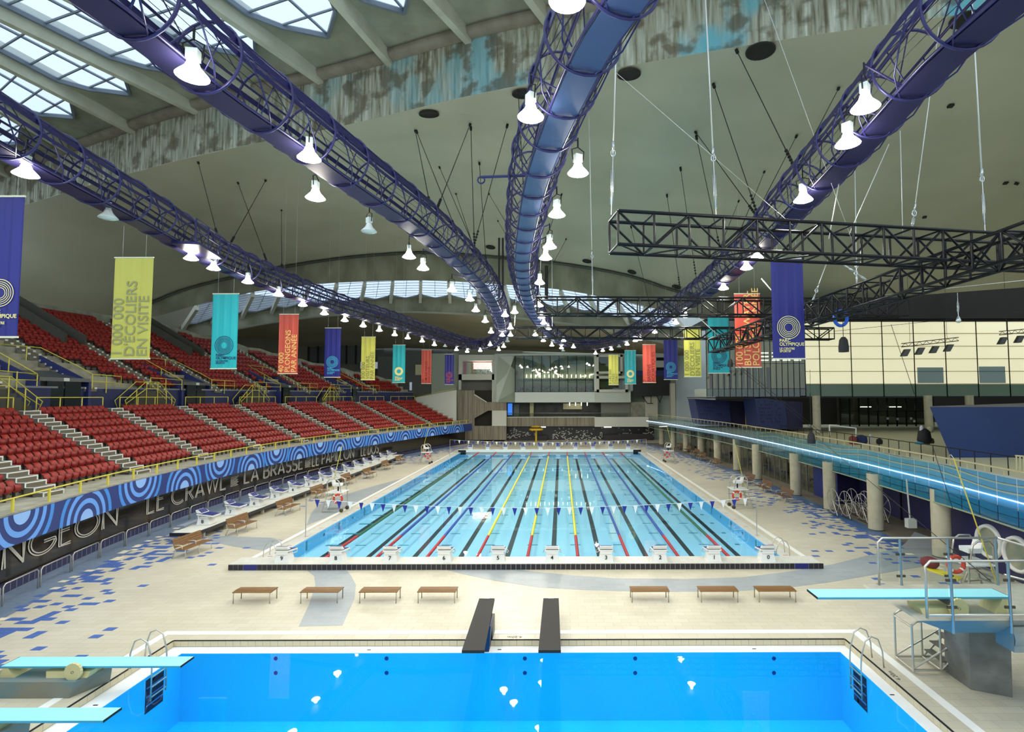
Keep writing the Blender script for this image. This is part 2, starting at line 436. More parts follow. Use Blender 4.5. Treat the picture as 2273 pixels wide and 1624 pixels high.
while x < BX1 - .1:
    if (abs(x - (BX0+.6)) < .12) or (abs(x - (BX1-1.1)) < .12): put('tile', tmb, bh, mat4=Matrix.Translation((x, 24.9, .02))); x += .64
    else: put('tile', tme, bh, mat4=Matrix.Translation((x, 24.9, .02))); x += .228
# ---- diving pool
dive = struct('pool_basin', 'bright azure diving pool in the foreground')
DZ = -2.3
MB().add([(DX0, DY0, DZ), (DX1, DY0, DZ), (DX1, DY1, DZ), (DX0, DY1, DZ)], [(0, 1, 2, 3)]).build('basin_floor', dive_floor, dive)
mb = MB()
for a, b in (((DX0, DY0), (DX1, DY0)), ((DX1, DY0), (DX1, DY1)), ((DX1, DY1), (DX0, DY1)), ((DX0, DY1), (DX0, DY0))):
    mb.add([(a[0], a[1], DZ), (b[0], b[1], DZ), (b[0], b[1], -.209), (a[0], a[1], -.209)], [(0, 1, 2, 3)])
mb.build('basin_wall', dive_wall, dive)
mb = MB(); ZG = -.2
mb.box(EX0, EX1, DY1, EY1, ZG-.008, ZG); mb.box(EX0, DX0, DY0, DY1, ZG-.008, ZG); mb.box(DX1, EX1, DY0, DY1, ZG-.008, ZG)
mb.build('gutter', M('white_gutter', (236, 238, 236), .4), dive)
MB().box(EX0, EX1, EY1, EY1+.02, -.3, -.01).build('step_face', M('tile_grout', (120, 114, 96), .8), dive)
MB().box(EX0-.02, EX0, DY0, EY1, -.3, -.01).build('step_face', M('tile_grout'), dive)
MB().box(EX1, EX1+.02, DY0, EY1, -.3, -.01).build('step_face', M('tile_grout'), dive)
ft = M('tan_face_tile', (206, 194, 160), .4)
t1 = MB().box(0, .235, -.012, 0, -.185, -.02).mesh('tile', ft); t2 = MB().box(0, .012, 0, .235, -.185, -.02).mesh('tile', ft)
for i in range(90):
    if EX0 + i * .244 < EX1 - .2: put('tile', t1, dive, mat4=Matrix.Translation((EX0 + i*.244, EY1, 0)))
for i in range(32):
    y = EY1 - .26 - i * .244
    put('tile', t2, dive, mat4=Matrix.Translation((EX0, y, 0))); put('tile', t2, dive, mat4=Matrix.Translation((EX1-.012, y, 0)))
mb = MB(); mb.box(EX0, EX1, EY1-.014, EY1+.03, -.02, .004); mb.box(EX0-.03, EX0+.014, DY0, EY1, -.02, .004); mb.box(EX1-.014, EX1+.03, DY0, EY1, -.02, .004)
mb.build('black_edge', black, dive)
mb = MB(); mb.box(EX0-.75, EX1+.75, EY1+.42, EY1+.68, 0, .008); mb.box(EX0-.75, EX0-.5, DY0, EY1+.42, 0, .008); mb.box(EX1+.5, EX1+.75, DY0, EY1+.42, 0, .008)
mb.build('white_line', linew, dive)
for px in (612, 858, 1165, 1410, 1718):
    for py in (1461, 1493):
        p = atY(px, py, DY1 - .01); MB().disc(p, .065, 10, 'y').build('jet_nozzle', M('navy_jet', (10, 50, 130), .5), dive)
for px, py in ((340, 1505), (340, 1555)): MB().disc(atX(px, py, DX0+.01), .065, 10, 'x').build('jet_nozzle', M('navy_jet'), dive)
for px, py in ((1903, 1518), (1905, 1554)): MB().disc(atX(px, py, DX1-.01), .065, 10, 'x').build('jet_nozzle', M('navy_jet'), dive)
for x, sg, y in ((DX0, 1, 16.35), (DX1, -1, 16.35)):
    MB().box(x-.01, x+.01, y-.35, y+.35, -1.25, -.3).build('ladder_recess', M('dark_recess', (8, 14, 50), .6), dive)
    for i in range(3): MB().box(x-.03, x+.03, y-.33, y+.33, -.55-i*.25, -.52-i*.25).build('rung', M('blue_rung', (60, 130, 200), .4), dive)
w2 = MB().add([(DX0, DY0, -.215), (DX1, DY0, -.215), (DX1, DY1, -.215), (DX0, DY1, -.215)], [(0, 1, 2, 3)]).build('water', waterM('diving_water', (216, 246, 255), .5, .10))
tag(w2, 'calm deep azure water filling the diving pool', 'water', kind='stuff')
grayink = M('grey_ink', (120, 116, 104), .6)
me = text_mesh('4.20m', .2, grayink, ext=.002, align='CENTER')
put('depth_marking', me, dive, mat4=Matrix.Translation((-1.55, EY1+.25, .006)) @ Matrix.Rotation(PI, 4, 'Z'))
put('depth_marking', me, dive, mat4=Matrix.Translation((EX0-.25, 15.4, .006)) @ Matrix.Rotation(-PI/2, 4, 'Z'))
put('depth_marking', me, dive, mat4=Matrix.Translation((EX1+.25, 15.6, .006)) @ Matrix.Rotation(PI/2, 4, 'Z'))
for x, y in ((-6.2, DY1+.2), (-2.0, DY1+.2), (6.2, DY1+.2), (9.0, 15.0), (DX0-.25, 14.6)):
    MB().box(x-.06, x+.06, y-.02, y+.02, ZG, ZG+.006).build('drain_slot', black, dive)
# ================================================================ roof
vault_m = M('grey_green_vault_concrete', (176, 174, 148), 0.9, c2=(192, 188, 162), scale=.16, stretch=(1, 1, 1), bump=.05, lo=.3, hi=.7)
def stainedM():
    m = bpy.data.materials.new('stained_girder_concrete'); m.use_nodes = True; nt = m.node_tree; b = nt.nodes['Principled BSDF']
    tc = nt.nodes.new('ShaderNodeTexCoord')
    def noise(sc, st, det=8):
        mp = nt.nodes.new('ShaderNodeMapping'); mp.inputs['Scale'].default_value = st
        n = nt.nodes.new('ShaderNodeTexNoise'); n.inputs['Scale'].default_value = sc; n.inputs['Detail'].default_value = det
        nt.links.new(tc.outputs['Object'], mp.inputs[0]); nt.links.new(mp.outputs[0], n.inputs['Vector']); return n
    def ramp(n, els):
        r = nt.nodes.new('ShaderNodeValToRGB'); r.color_ramp.elements[0].position = els[0][0]; r.color_ramp.elements[0].color = els[0][1]
        r.color_ramp.elements[1].position = els[-1][0]; r.color_ramp.elements[1].color = els[-1][1]
        for p, c in els[1:-1]: e = r.color_ramp.elements.new(p); e.color = c
        nt.links.new(n.outputs['Fac'], r.inputs[0]); return r
    streak = ramp(noise(1.6, (3.0, 3.0, .25)), [(.3, lin((96, 92, 70))), (.45, lin((150, 150, 126))), (.6, lin((178, 180, 160))), (.75, lin((214, 216, 200)))])
    turq = ramp(noise(.35, (1, 1, .6)), [(.5, (0, 0, 0, 1)), (.62, (1, 1, 1, 1))])
    # the copper-blue staining grows along the girder towards +X
    sx = nt.nodes.new('ShaderNodeSeparateXYZ'); nt.links.new(tc.outputs['Object'], sx.inputs[0])
    mr = nt.nodes.new('ShaderNodeMapRange'); mr.inputs[1].default_value = -28; mr.inputs[2].default_value = 8; nt.links.new(sx.outputs[0], mr.inputs[0])
    ml = nt.nodes.new('ShaderNodeMath'); ml.operation = 'MULTIPLY'; nt.links.new(turq.outputs[0], ml.inputs[0]); nt.links.new(mr.outputs[0], ml.inputs[1])
    m1 = nt.nodes.new('ShaderNodeMixRGB'); m1.inputs[2].default_value = lin((106, 176, 184)); nt.links.new(ml.outputs[0], m1.inputs[0]); nt.links.new(streak.outputs[0], m1.inputs[1])
    dark = ramp(noise(.8, (1, 1, 1)), [(.5, (0, 0, 0, 1)), (.6, (.75, .75, .75, 1))])
    m2 = nt.nodes.new('ShaderNodeMixRGB'); m2.inputs[2].default_value = lin((92, 82, 58)); nt.links.new(dark.outputs[0], m2.inputs[0]); nt.links.new(m1.outputs[0], m2.inputs[1])
    nt.links.new(m2.outputs[0], b.inputs['Base Color']); b.inputs['Roughness'].default_value = .85
    bp = nt.nodes.new('ShaderNodeBump'); bp.inputs['Strength'].default_value = .3; nt.links.new(streak.outputs[0], bp.inputs['Height']); nt.links.new(bp.outputs[0], b.inputs['Normal'])
    return m
stained = stainedM()
coffer_m = M('coffer_concrete', (134, 136, 116), .9, c2=(160, 162, 140), scale=.5, bump=.1)
fin_m = M('pale_fin_concrete', (186, 186, 162), .85, c2=(204, 204, 182), scale=.7, bump=.08)
ZA, ZAL = 28.95, 25.35
A_tab = smooth_tab([(-400, 500), (-150, 450), (0, 392), (165, 330), (435, 240), (760, 160), (1050, 78), (1280, 25), (1700, -62), (2273, -160), (2800, -260)], 40)
def A(px, Z=ZA):
    p = atZ(px, interp(A_tab, px), ZA); return Vector((p.x, p.y, Z))
ceil = struct('ceiling', 'huge olive grey concrete vault spanning the whole hall')
B_pts = [(-500, 660, 42), (-100, 700, 50), (100, 712, 58), (250, 704, 64), (400, 645, 69), (560, 605, 72), (700, 580, 72), (820, 566, 72), (950, 560, 72), (1100, 570, 72), (1250, 585, 72), (1400, 612, 72), (1500, 645, 72), (1620, 668, 70), (1800, 672, 66), (2100, 650, 60), (2800, 600, 50)]
Bt_y = smooth_tab([(p[0], p[1]) for p in B_pts], 25); Bt_Y = smooth_tab([(p[0], p[2]) for p in B_pts], 25)
pxs = [-500 + 50 * i for i in range(67)]
rows = []
NV = 14
for j in range(NV + 1):
    t = j / NV; r = []
    for px in pxs:
        a = A(min(px, 2790), ZAL) if px > -400 else A(-400, ZAL); q = min(px, 2790)
        b = atY(q, interp(Bt_y, q), interp(Bt_Y, q))
        p = a.lerp(b, t); p.z += 1.6 * math.sin(PI * t) * (1 if 0 < px < 2300 else .5); r.append(p)
    rows.append(r)
vmb = MB().grid(rows); vmb.build('vault', vault_m, ceil)
vbvh = BVHTree.FromPolygons([Vector(v) for v in vmb.v], vmb.f)
def vault_hit(px, py):
    h = vbvh.ray_cast(Vector((0, 0, HC)), ray(px, py).normalized())
    return h
# girder A: tall stained face, soffit, ledge
mb = MB(); q = [-400 + 40 * i for i in range(80)]
mb.grid([[A(px, ZA) for px in q], [A(px, ZAL) for px in q]]); mb.build('girder_face', stained, ceil)
def off(px, Z, d):   # towards the camera side
    a = A(px, Z); b = A(px + 20, Z); t = (b - a); t.z = 0; t.normalize(); n = Vector((t.y, -t.x, 0)); return a + n * d
mb = MB(); mb.grid([[off(px, ZA - .25, .02) for px in q], [off(px, ZA - .2, .5) for px in q], [off(px, ZA + .15, .65) for px in q], [off(px, ZA + .5, .2) for px in q]])
mb.build('girder_ledge', M('brown_grey_ledge', (128, 118, 100), .9, c2=(146, 138, 120), scale=1), ceil)
# skylight glass
sky_glass = glassM('skylight_glass', (240, 246, 252), ior=1.12, mixdiff=.35, diff=(220, 235, 255))
alu = M('skylight_bar', (120, 130, 140), .5, .3)
def skylight_cell(P0L, P0R, P1L, P1R, lift, tip0, panes, hw=.43, rowlen=1.6, grow=.2, fs=1):
    """one roof bay between two fins: sloping concrete with a pointed skylight; P0 = girder end, P1 = other end"""
    P0L, P0R, P1L, P1R = map(Vector, (P0L, P0R, P1L, P1R))
    L = ((P1L + P1R) / 2 - (P0L + P0R) / 2).length
    def pt(s, u, dz=None):
        t = s / L; a = P0L.lerp(P1L, t); b = P0R.lerp(P1R, t); p = a.lerp(b, u)
        up = lift * min(1, s / max(tip0, .1)); v = 1 - (2 * u - 1) ** 2
        p.z += up * (0.35 + .65 * min(1, v * 1.6)) if dz is None else dz; return p
    def half(s): return max(0, min(hw, (s - tip0) * grow))
    ss = [0, tip0 * .5, tip0] + [tip0 + rowlen * (i + 1) for i in range(40)]
    ss = [s for s in ss if s < L] + [L]
    mb = MB()
    mb.grid([[pt(s, (.5 - half(s)) * k / 3) for k in range(4)] for s in ss]); mb.grid([[pt(s, 1 - (.5 - half(s)) * (3 - k) / 3) for k in range(4)] for s in ss])
    mb.build('coffer', coffer_m, ceil)
    i = 2
    fr = MB(); any_ = False
    while i < len(ss) - 1:
        s0, s1 = ss[i], ss[i+1]; h0, h1 = half(s0), half(s1)
        for c in range(panes):
            u0a, u0b = .5 - h0 + 2*h0*c/panes, .5 - h0 + 2*h0*(c+1)/panes; u1a, u1b = .5 - h1 + 2*h1*c/panes, .5 - h1 + 2*h1*(c+1)/panes
            MB().add([pt(s0, u0a), pt(s0, u0b), pt(s1, u1b), pt(s1, u1a)], [(0, 1, 2, 3)]).build('skylight_pane', sky_glass, ceil)
        fr.obox(pt(s1, .5 - h1), pt(s1, .5 + h1), .08*fs, .12*fs); fr.obox(pt(s0, .5), pt(s1, .5), .1*fs, .14*fs)
        for sg in (-1, 1): fr.obox(pt(s0, .5 + sg*h0) - Vector((0, 0, .1)), pt(s1, .5 + sg*h1) - Vector((0, 0, .1)), .16*fs, .3*fs)
        i += 1
    fr.build('skylight_frame', alu, ceil)
beams_px = [((-420, 500), (-900, 400)), ((-150, 440), (-620, 240)), ((20, 382), (-430, 130)), ((160, 330), (-40, 207)), ((295, 280), (-30, 108)), ((435, 240), (0, 20)), ((570, 203), (180, -10)), ((712, 165), (478, 0)), ((865, 122), (760, 0)), ((1040, 78), (955, -20)), ((1215, 38), (1140, -70)), ((1400, 0), (1370, -100)), ((1600, -40), (1600, -150)), ((1820, -85), (1850, -200)), ((2060, -125), (2130, -250)), ((2330, -175), (2450, -300))]
BE = []
for (a, b) in beams_px:
    p0 = A(a[0]) + Vector((0, 0, .2)); p1 = atZ(b[0], b[1], ZA + .2); d = (p1 - p0); d.z = 0; d.normalize(); BE.append((p0, p0 + d * 24))
for i, (p0, p1) in enumerate(BE):
    mb = MB(); mb.obox(p0 + Vector((0, 0, .1)), p1 + Vector((0, 0, .1)), .42, 1.5); mb.build('roof_fin', fin_m, ceil)
for i in range(len(BE) - 1):
    skylight_cell(BE[i][0], BE[i+1][0], BE[i][1], BE[i+1][1], .45, 2.4, 2)
# far girder B, bay of skylights, girder C and the last vault
Blow = smooth_tab([(250, 716), (330, 706), (440, 676), (560, 648), (690, 631), (820, 624), (950, 622), (1100, 630), (1250, 643), (1400, 672), (1500, 696), (1620, 716), (1800, 720)], 25)
Cup = smooth_tab([(330, 742), (430, 720), (560, 694), (700, 676), (850, 664), (950, 662), (1100, 668), (1250, 684), (1350, 700), (1450, 722), (1560, 745)], 20)
Clow = smooth_tab([(330, 775), (430, 752), (560, 722), (700, 702), (850, 692), (950, 692), (1100, 700), (1250, 716), (1350, 732), (1450, 754), (1560, 780)], 20)
old_conc = M('weathered_arch_concrete', (122, 120, 98), .9, c2=(164, 162, 138), scale=.35, stretch=(1, 1, .5), bump=.2)
qb = [250 + 25 * i for i in range(63)]
MB().grid([[atY(p, interp(Bt_y, p), interp(Bt_Y, p)) for p in qb], [atY(p, interp(Blow, p), interp(Bt_Y, p)) for p in qb]]).build('arch_face', old_conc, ceil)
MB().grid([[atY(p, interp(Bt_y, p) - 1, interp(Bt_Y, p) - .7) for p in qb], [atY(p, interp(Bt_y, p) + 3, interp(Bt_Y, p) - .7) for p in qb], [atY(p, interp(Bt_y, p) + 4, interp(Bt_Y, p)) for p in qb]]).build('arch_rib', M('dark_arch_rib', (84, 84, 74), .9), ceil)
YC = 80.0
qc = [330 + 20 * i for i in range(62)]
MB().grid([[atY(p, interp(Cup, p), YC) for p in qc], [atY(p, interp(Clow, p), YC) for p in qc]]).build('arch_face', old_conc, ceil)
MB().grid([[atY(p, interp(Clow, p) - 1, YC - .5) for p in qc], [atY(p, interp(Clow, p) + 3, YC - .5) for p in qc], [atY(p, interp(Clow, p) + 4, YC + .6) for p in qc]]).build('arch_lip', M('pale_arch_lip', (150, 150, 132), .9), ceil)
fx = [405 + 66 * i for i in range(18)]
for i, px in enumerate(fx):
    sh = (px - 950) * .10
    c = atY(px, interp(Cup, px), YC); b = atY(px - sh * .6, interp(Blow, px - sh * .6), 72.3)
    mb = MB(); mb.obox(c + Vector((0, 0, -.35)), b + Vector((0, 0, -.3)), .42, .8); mb.build('roof_fin', M('white_fin', (206, 206, 190), .8), ceil)
    fx[i] = (px, c, b)
for i in range(17): skylight_cell(fx[i][1], fx[i+1][1], fx[i][2], fx[i+1][2], .05, .4, 2, hw=.49, rowlen=1.1, grow=.34, fs=.45)
D = [(330, 800), (500, 790), (700, 775), (900, 772), (1000, 775), (1560, 790)]
MB().grid([[atY(p, interp(Clow, p) + 2, YC) for p in qc], [atY(p, interp(Clow, p) * .55 + interp(D, p) * .45, 90) for p in qc], [atY(p, interp(D, p), 99) for p in qc]]).build('vault', M('brown_olive_vault', (140, 130, 104), .9, c2=(152, 142, 116), scale=.2), ceil)
# dark round vents in the vault
vent_m = M('dark_vent', (36, 34, 28), .9)
for px, py, r in ((952, 249, .62), (1160, 204, .62), (1396, 160, .64), (1688, 108, .72), (2140, 38, .6), (1089, 547, .62), (1303, 578, .6), (1403, 602, .6), (1502, 635, .6)):
    h = vault_hit(px, py)
    if h[0]:
        n = h[1] if h[1].z < 0 else -h[1]; mt = Matrix.Translation(h[0] + n * .12) @ n.to_track_quat('Z', 'Y').to_matrix().to_4x4()
        put('round_vent', MB().lathe([(r, -.02), (r, .04), (r*.9, .05), (r*.86, -.01), (0, -.01)], 20).mesh('vent', vent_m), ceil, mat4=mt)
for px, py in ((2110, 232), (2232, 404), (2258, 405), (2052, 480)):
    h = vault_hit(px, py)
    if h[0]:
        n = h[1] if h[1].z < 0 else -h[1]; mt = Matrix.Translation(h[0] + n * .03) @ n.to_track_quat('Z', 'Y').to_matrix().to_4x4()
        put('ceiling_bracket', MB().box(-.14, .14, -.14, .14, 0, .12).mesh('br', vent_m), ceil, mat4=mt)
# enclosing walls beyond the stands and on the right
shell = M('dark_olive_wall', (92, 90, 76), .9, c2=(104, 100, 86), scale=.3)
mb = MB()
mb.grid([[(-62, -6, 0), (-62, -6, 30)], [(-62, 40, 0), (-62, 40, 26)], [(-60, 75, 0), (-60, 75, 24)], [(-45, 100, 0), (-45, 100, 26)], [(-10, 100.5, 0), (-10, 100.5, 24)]])
struct('wall_left', 'dark concrete wall behind the red stands', mb, shell)
mb = MB(); mb.grid([[(66, -6, 0), (66, -6, 32)], [(66, 60, 0), (66, 60, 26)], [(60, 84, 0), (60, 84, 24)], [(31, 84, 0), (31, 84, 24)], [(31, 100, 0), (31, 100, 24)]])
struct('wall_right', 'wall behind the glazed upper box, shadow painted in as near black', mb, M('black_brown_shade_wall', (40, 36, 30), .9))  # near-black colour stands in for the shadow above the box
mb = MB(); mb.grid([[(-62, -11.9, 0), (-62, -11.9, 7)], [(66, -11.9, 0), (66, -11.9, 7)]])
struct('wall_rear', 'low concrete wall behind the camera', mb, concrete)

# ================================================================ stands on the left
tread_m = M('stand_concrete', (150, 146, 126), .85, c2=(174, 170, 150), scale=1.5, bump=.1)
stand = thing('grandstand', 'curved concrete grandstand terraces carrying red seats on the left side', 'grandstand', (-24, 45, 0))
YS = [10 + i for i in range(81)]
def strip(prof, mat, name, parent, ys=YS, kind=None):
    """sweep a cross-section (offset from the stand's front, height) along the curve"""
    return MB().grid([[(xf(y) + o, y, z) for o, z in prof] for y in ys], False).build(name, mat, parent, kind=kind)
ZR0, RISE, TREAD, NR = 3.4, .44, .85, 8
prof = [(.12, 3.2), (.12, 3.42), (-1.3, 3.42)]
for r in range(NR):
    z = ZR0 + RISE * r; prof += [(-1.3 - TREAD * r, z), (-1.3 - TREAD * (r + 1), z)]
ZT = ZR0 + RISE * NR; OT = -1.3 - TREAD * NR
prof += [(OT, ZT), (OT - 1.7, ZT)]
strip(prof, tread_m, 'lower_terrace', stand)
UO, UZ, UR = OT - 1.7, 8.55, .5
nav = M('dark_blue_stand_wall', (30, 38, 82), .6)
strip([(UO, ZT), (UO, UZ)], nav, 'terrace_wall', stand); strip([(UO + .05, UZ), (UO + .05, UZ + .12), (UO - .15, UZ + .12)], M('wall_cap', (120, 124, 130), .5), 'wall_cap', stand)
def nup(y): return 14 if y < 60 else max(3, int(14 - (y - 60) * .38))
for r in range(14):
    ys = [y for y in YS if nup(y) > r]
    strip([(UO - TREAD * r, UZ + UR * r - (.5 if r else 0)), (UO - TREAD * r, UZ + UR * r), (UO - TREAD * (r + 1), UZ + UR * r)], tread_m, 'upper_terrace', stand, ys)
mb = MB(); gr = []
for y in YS:
    n = nup(y); o = UO - TREAD * n; gr.append([(xf(y) + o, y, UZ + UR * (n - 1)), (xf(y) + o, y, UZ + UR * n + .7), (xf(y) + o - .4, y, UZ + UR * n + .7), (xf(y) + o - .4, y, UZ + UR * n - 4)])
mb.grid(gr, False); mb.build('rim_wall', concrete, stand)
# parapet with painted wave rings
par = thing('painted_parapet', 'curved dark blue parapet painted with light blue concentric half rings', 'parapet', (-22, 45, 2.1))
ZP0, ZP1 = 2.15, 3.35
strip([(-.6, ZP0), (.2, ZP0), (.2, ZP1), (.14, ZP1)], M('parapet_navy', (36, 56, 122), .45), 'body', par)
ringc = [M('ring_blue_a', (66, 142, 226), .45), M('ring_blue_b', (104, 162, 240), .45), M('ring_blue_c', (142, 186, 246), .45)]
def pxyz(s, z, o=.205): return (xf(s) + o, s, z)
def ring(cy, cz, up, r0, r1, mat):
    mb = MB(); n = 36
    for k in range(n):
        a0, a1 = PI * k / n, PI * (k + 1) / n; am = (a0 + a1) / 2
        if r1 * math.sin(am) > ZP1 - ZP0 - .02: 
            if r0 * math.sin(am) > ZP1 - ZP0 - .02: continue
        q = []
        for a, r in ((a0, r0), (a0, r1), (a1, r1), (a1, r0)):
            h = min(r * math.sin(a), ZP1 - ZP0 - .01); q.append(pxyz(cy + r * math.cos(a), cz + (h if up else -h)))
        mb.add(q, [(0, 1, 2, 3)])
    if mb.v: mb.build('painted_ring', mat, par)
bc = [17.4, 25.8, 34.4, 42.7, 50.0, 57.2, 64.4, 71.4, 78.4, 85.4]
for i, c in enumerate(bc):
    for j, (a, b) in enumerate(((0, .42), (.66, .86), (1.08, 1.28), (1.5, 1.7))): ring(c, ZP0, True, a * 1.12, b * 1.12, ringc[(2, 1, 1, 0)[j]])
    c2 = (c + bc[i+1]) / 2 if i < 9 else 88.5
    for j, (a, b) in enumerate(((0, .42), (.66, .86), (1.08, 1.28), (1.5, 1.7))):
        if c2 < 88: ring(c2, ZP1, False, a * 1.12, b * 1.12, ringc[(2, 1, 1, 0)[j]])
# front rail
rail = thing('guard_rail', 'low yellow guard rail along the front edge of the lower stand', 'railing', (-22, 45, 3.4))
MB().path([pxyz(y, 3.95, -.05) for y in YS], .035, 6).build('top_rail', yellow, rail)
for i in range(37):
    y = 13 + i * 2.1; MB().box(xf(y) - .09, xf(y) - .01, y - .035, y + .035, 3.42, 3.95).build('post', yellow, rail)
AIS = [18, 25, 32, 39, 46, 53, 60, 67, 74, 81]
nose = M('white_nosing', (226, 226, 218), .5); riser = M('step_brown', (112, 106, 88), .8)
for k, ay in enumerate(AIS):
    st = thing('aisle_stair', 'concrete aisle stair with white nosings, %s one from the near end of the lower stand' % ORD[k], 'stairs', (xf(ay) - 1.3, ay, 3.4), group='aisle stairs of the lower stand')
    s = MB(); n_ = MB()
    for r in range(NR * 2 + 1):
        z1 = ZR0 + RISE / 2 * (r + 1) - .22 + .22; x1 = xf(ay) - 1.3 - TREAD / 2 * r + .42; x0 = x1 - TREAD / 2
        if r == 0: z1 = ZR0 + .22
        MB().box(x0 - .05, x1, ay - .5, ay + .5, z1 - .3, z1).build('step', riser, st)
        n_.box(x1 - .01, x1 + .012, ay - .5, ay + .5, z1 - .05, z1 + .006); n_.box(x0, x1, ay - .52, ay - .46, z1 - .02, z1 + .008); n_.box(x0, x1, ay + .46, ay + .52, z1 - .02, z1 + .008)
        n_.box(x1 - .01, x1 + .014, ay - .52, ay - .46, z1 - .22, z1); n_.box(x1 - .01, x1 + .014, ay + .46, ay + .52, z1 - .22, z1)
    n_.build('nosing', nose, st)
    s = MB(); nn = MB()
    for r in range(nup(ay) * 2):
        x1 = xf(ay) + UO - TREAD / 2 * r + .1; z1 = UZ + UR / 2 * r + .1; s.box(x1 - .42, x1, ay - .5, ay + .5, z1 - .3, z1); nn.box(x1 - .01, x1 + .02, ay - .5, ay - .3, z1 - .12, z1 + .01)
        nn.box(x1 - .01, x1 + .02, ay + .3, ay + .5, z1 - .12, z1 + .01)
    us = thing('aisle_stair', 'narrow aisle stair with white marks, %s one from the near end of the upper stand' % ORD[k], 'stairs', (xf(ay) + UO, ay, UZ), group='aisle stairs of the upper stand')
    s.build('steps', riser, us); nn.build('nosing', nose, us)
# ---------------- seats
red = M('red_seat_shell', (146, 30, 24), .45, c2=(128, 26, 22), scale=1.5)
redtop = M('lighter_red_seat_back', (166, 44, 32), .45, c2=(144, 34, 27), scale=1.5)  # seat backs a lighter red than the pans
darkbr = M('seat_bracket_grey', (52, 50, 46), .5)
# local: seat faces +x, base at z=0
bk = MB(); rows_ = []
for i, (x, z) in enumerate(((-.12, .40), (-.15, .52), (-.19, .66), (-.24, .78), (-.31, .86), (-.36, .855))):
    rows_.append([(x + .07 * (1 - abs(u)) * -1 + .03, u * (.218 - (.03 if i > 4 else 0)), z) for u in (-1, -.6, -.2, .2, .6, 1)])
bk.grid(rows_); bk.grid([[(p[0] - .025, p[1], p[2] - .006) for p in r] for r in reversed(rows_)])
pan = MB(); rows_ = []
for x, z, w_ in ((-.10, .36, .16), (-.02, .35, .19), (.06, .40, .20), (.10, .52, .205), (.08, .64, .20), (.03, .70, .18)):
    rows_.append([(x + .05 * (1 - u * u), u * w_, z - .03 * (1 - u * u)) for u in (-1, -.6, -.2, .2, .6, 1)])
pan.grid(rows_); pan.grid([[(p[0] - .05, p[1] * .96, p[2] + .02) for p in r] for r in reversed(rows_)])
for sg in (-1, 1): pan.box(-.14, .1, sg * .235 - .012, sg * .235 + .012, .40, .44)
brk = MB(); brk.box(-.12, -.02, -.03, .03, 0, .38); brk.box(-.14, .06, -.2, .2, .33, .37); brk.box(.0, .05, .2, .235, .28, .42)
bk_me, pan_me, brk_me = bk.mesh('back', redtop), pan.mesh('pan', red), brk.mesh('bracket', darkbr)
seatpos = []
def sec_rows(o0, z0, nrow, rise, upper):
    lst = [10.5] + AIS + [88.5]
    for k in range(len(lst) - 1):
        a, b = lst[k] + .6, lst[k+1] - .6; n = int((b - a) / .53); a += ((b - a) - n * .53) / 2
        for r in range(nrow):
            for j in range(n):
                y = a + .53 * (j + .5)
                if upper and nup(y) <= r: continue
                x = xf(y) + o0 - TREAD * r; sl = (xf(y + .5) - xf(y - .5))
                seatpos.append((x - .5, y, z0 + rise * r, math.atan(-sl), k, r, j, upper))
sec_rows(-1.3, ZR0, NR, RISE, False); sec_rows(UO, UZ, 14, UR, True)
VOM = [36.8, 50.2, 63.6, 76.5]
seatpos = [s for s in seatpos if not (s[7] and s[5] < 3 and any(abs(s[1] - v) < 2.0 for v in VOM))]
vis = []
for s in seatpos:
    p = to_px((s[0], s[1], s[2] + .5))
    if p[0] > -25: vis.append((math.hypot(s[0], s[1]), s))
vis.sort(key=lambda t: t[0])
proto = thing('stadium_seat', '', 'seat', group='red seats of the lower stand')
put('backrest', bk_me, proto, w=False); put('seat_pan', pan_me, proto, w=False); put('bracket', brk_me, proto, w=False)
BLK = 'nearest second third fourth fifth sixth seventh eighth ninth tenth eleventh'.split()
ROWN = ['front row', 'second row', 'third row', 'fourth row', 'fifth row', 'sixth row', 'seventh row', 'top row']
for d, s in vis[:300]:
    if s[7]: continue
    o = dup(proto, s[:3], s[3], 'red tip-up seat, %s in the %s of the %s visible block, lower stand' % (ORD[s[6]], ROWN[s[5]], ORD[s[4]]))
import numpy as np
def batch(name, src, places, mat, parent, kind='stuff'):
    v = np.array(src.v); F = src.f; nv = len(v); V = []; FF = []
    for i, (x, y, z, a) in enumerate(places):
        c, s_ = math.cos(a), math.sin(a); w = np.empty_like(v)
        w[:, 0] = v[:, 0] * c - v[:, 1] * s_ + x; w[:, 1] = v[:, 0] * s_ + v[:, 1] * c + y; w[:, 2] = v[:, 2] + z
        V.append(w); FF += [tuple(k + i * nv for k in f) for f in F]
    me = bpy.data.meshes.new(name); me.from_pydata(np.concatenate(V).tolist(), [], FF); me.materials.append(mat)
    me.polygons.foreach_set('use_smooth', [True] * len(FF)); return put(name, me, parent, kind=kind)
for nm, sel in (('lower', lambda s: not s[7]), ('upper', lambda s: s[7])):
    pl = [s[:4] for d, s in vis[300:] if sel(s)]
    t = thing('stadium_seats', {'lower': 'massed red seats of the lower stand receding towards the far end', 'upper': 'massed dark red seats of the upper stand behind the yellow rails'}[nm], 'seats')
    t['kind'] = 'stuff'
    batch('backrests', bk, pl, redtop, t); batch('seat_pans', pan, pl, red, t); batch('brackets', brk, pl, darkbr, t)
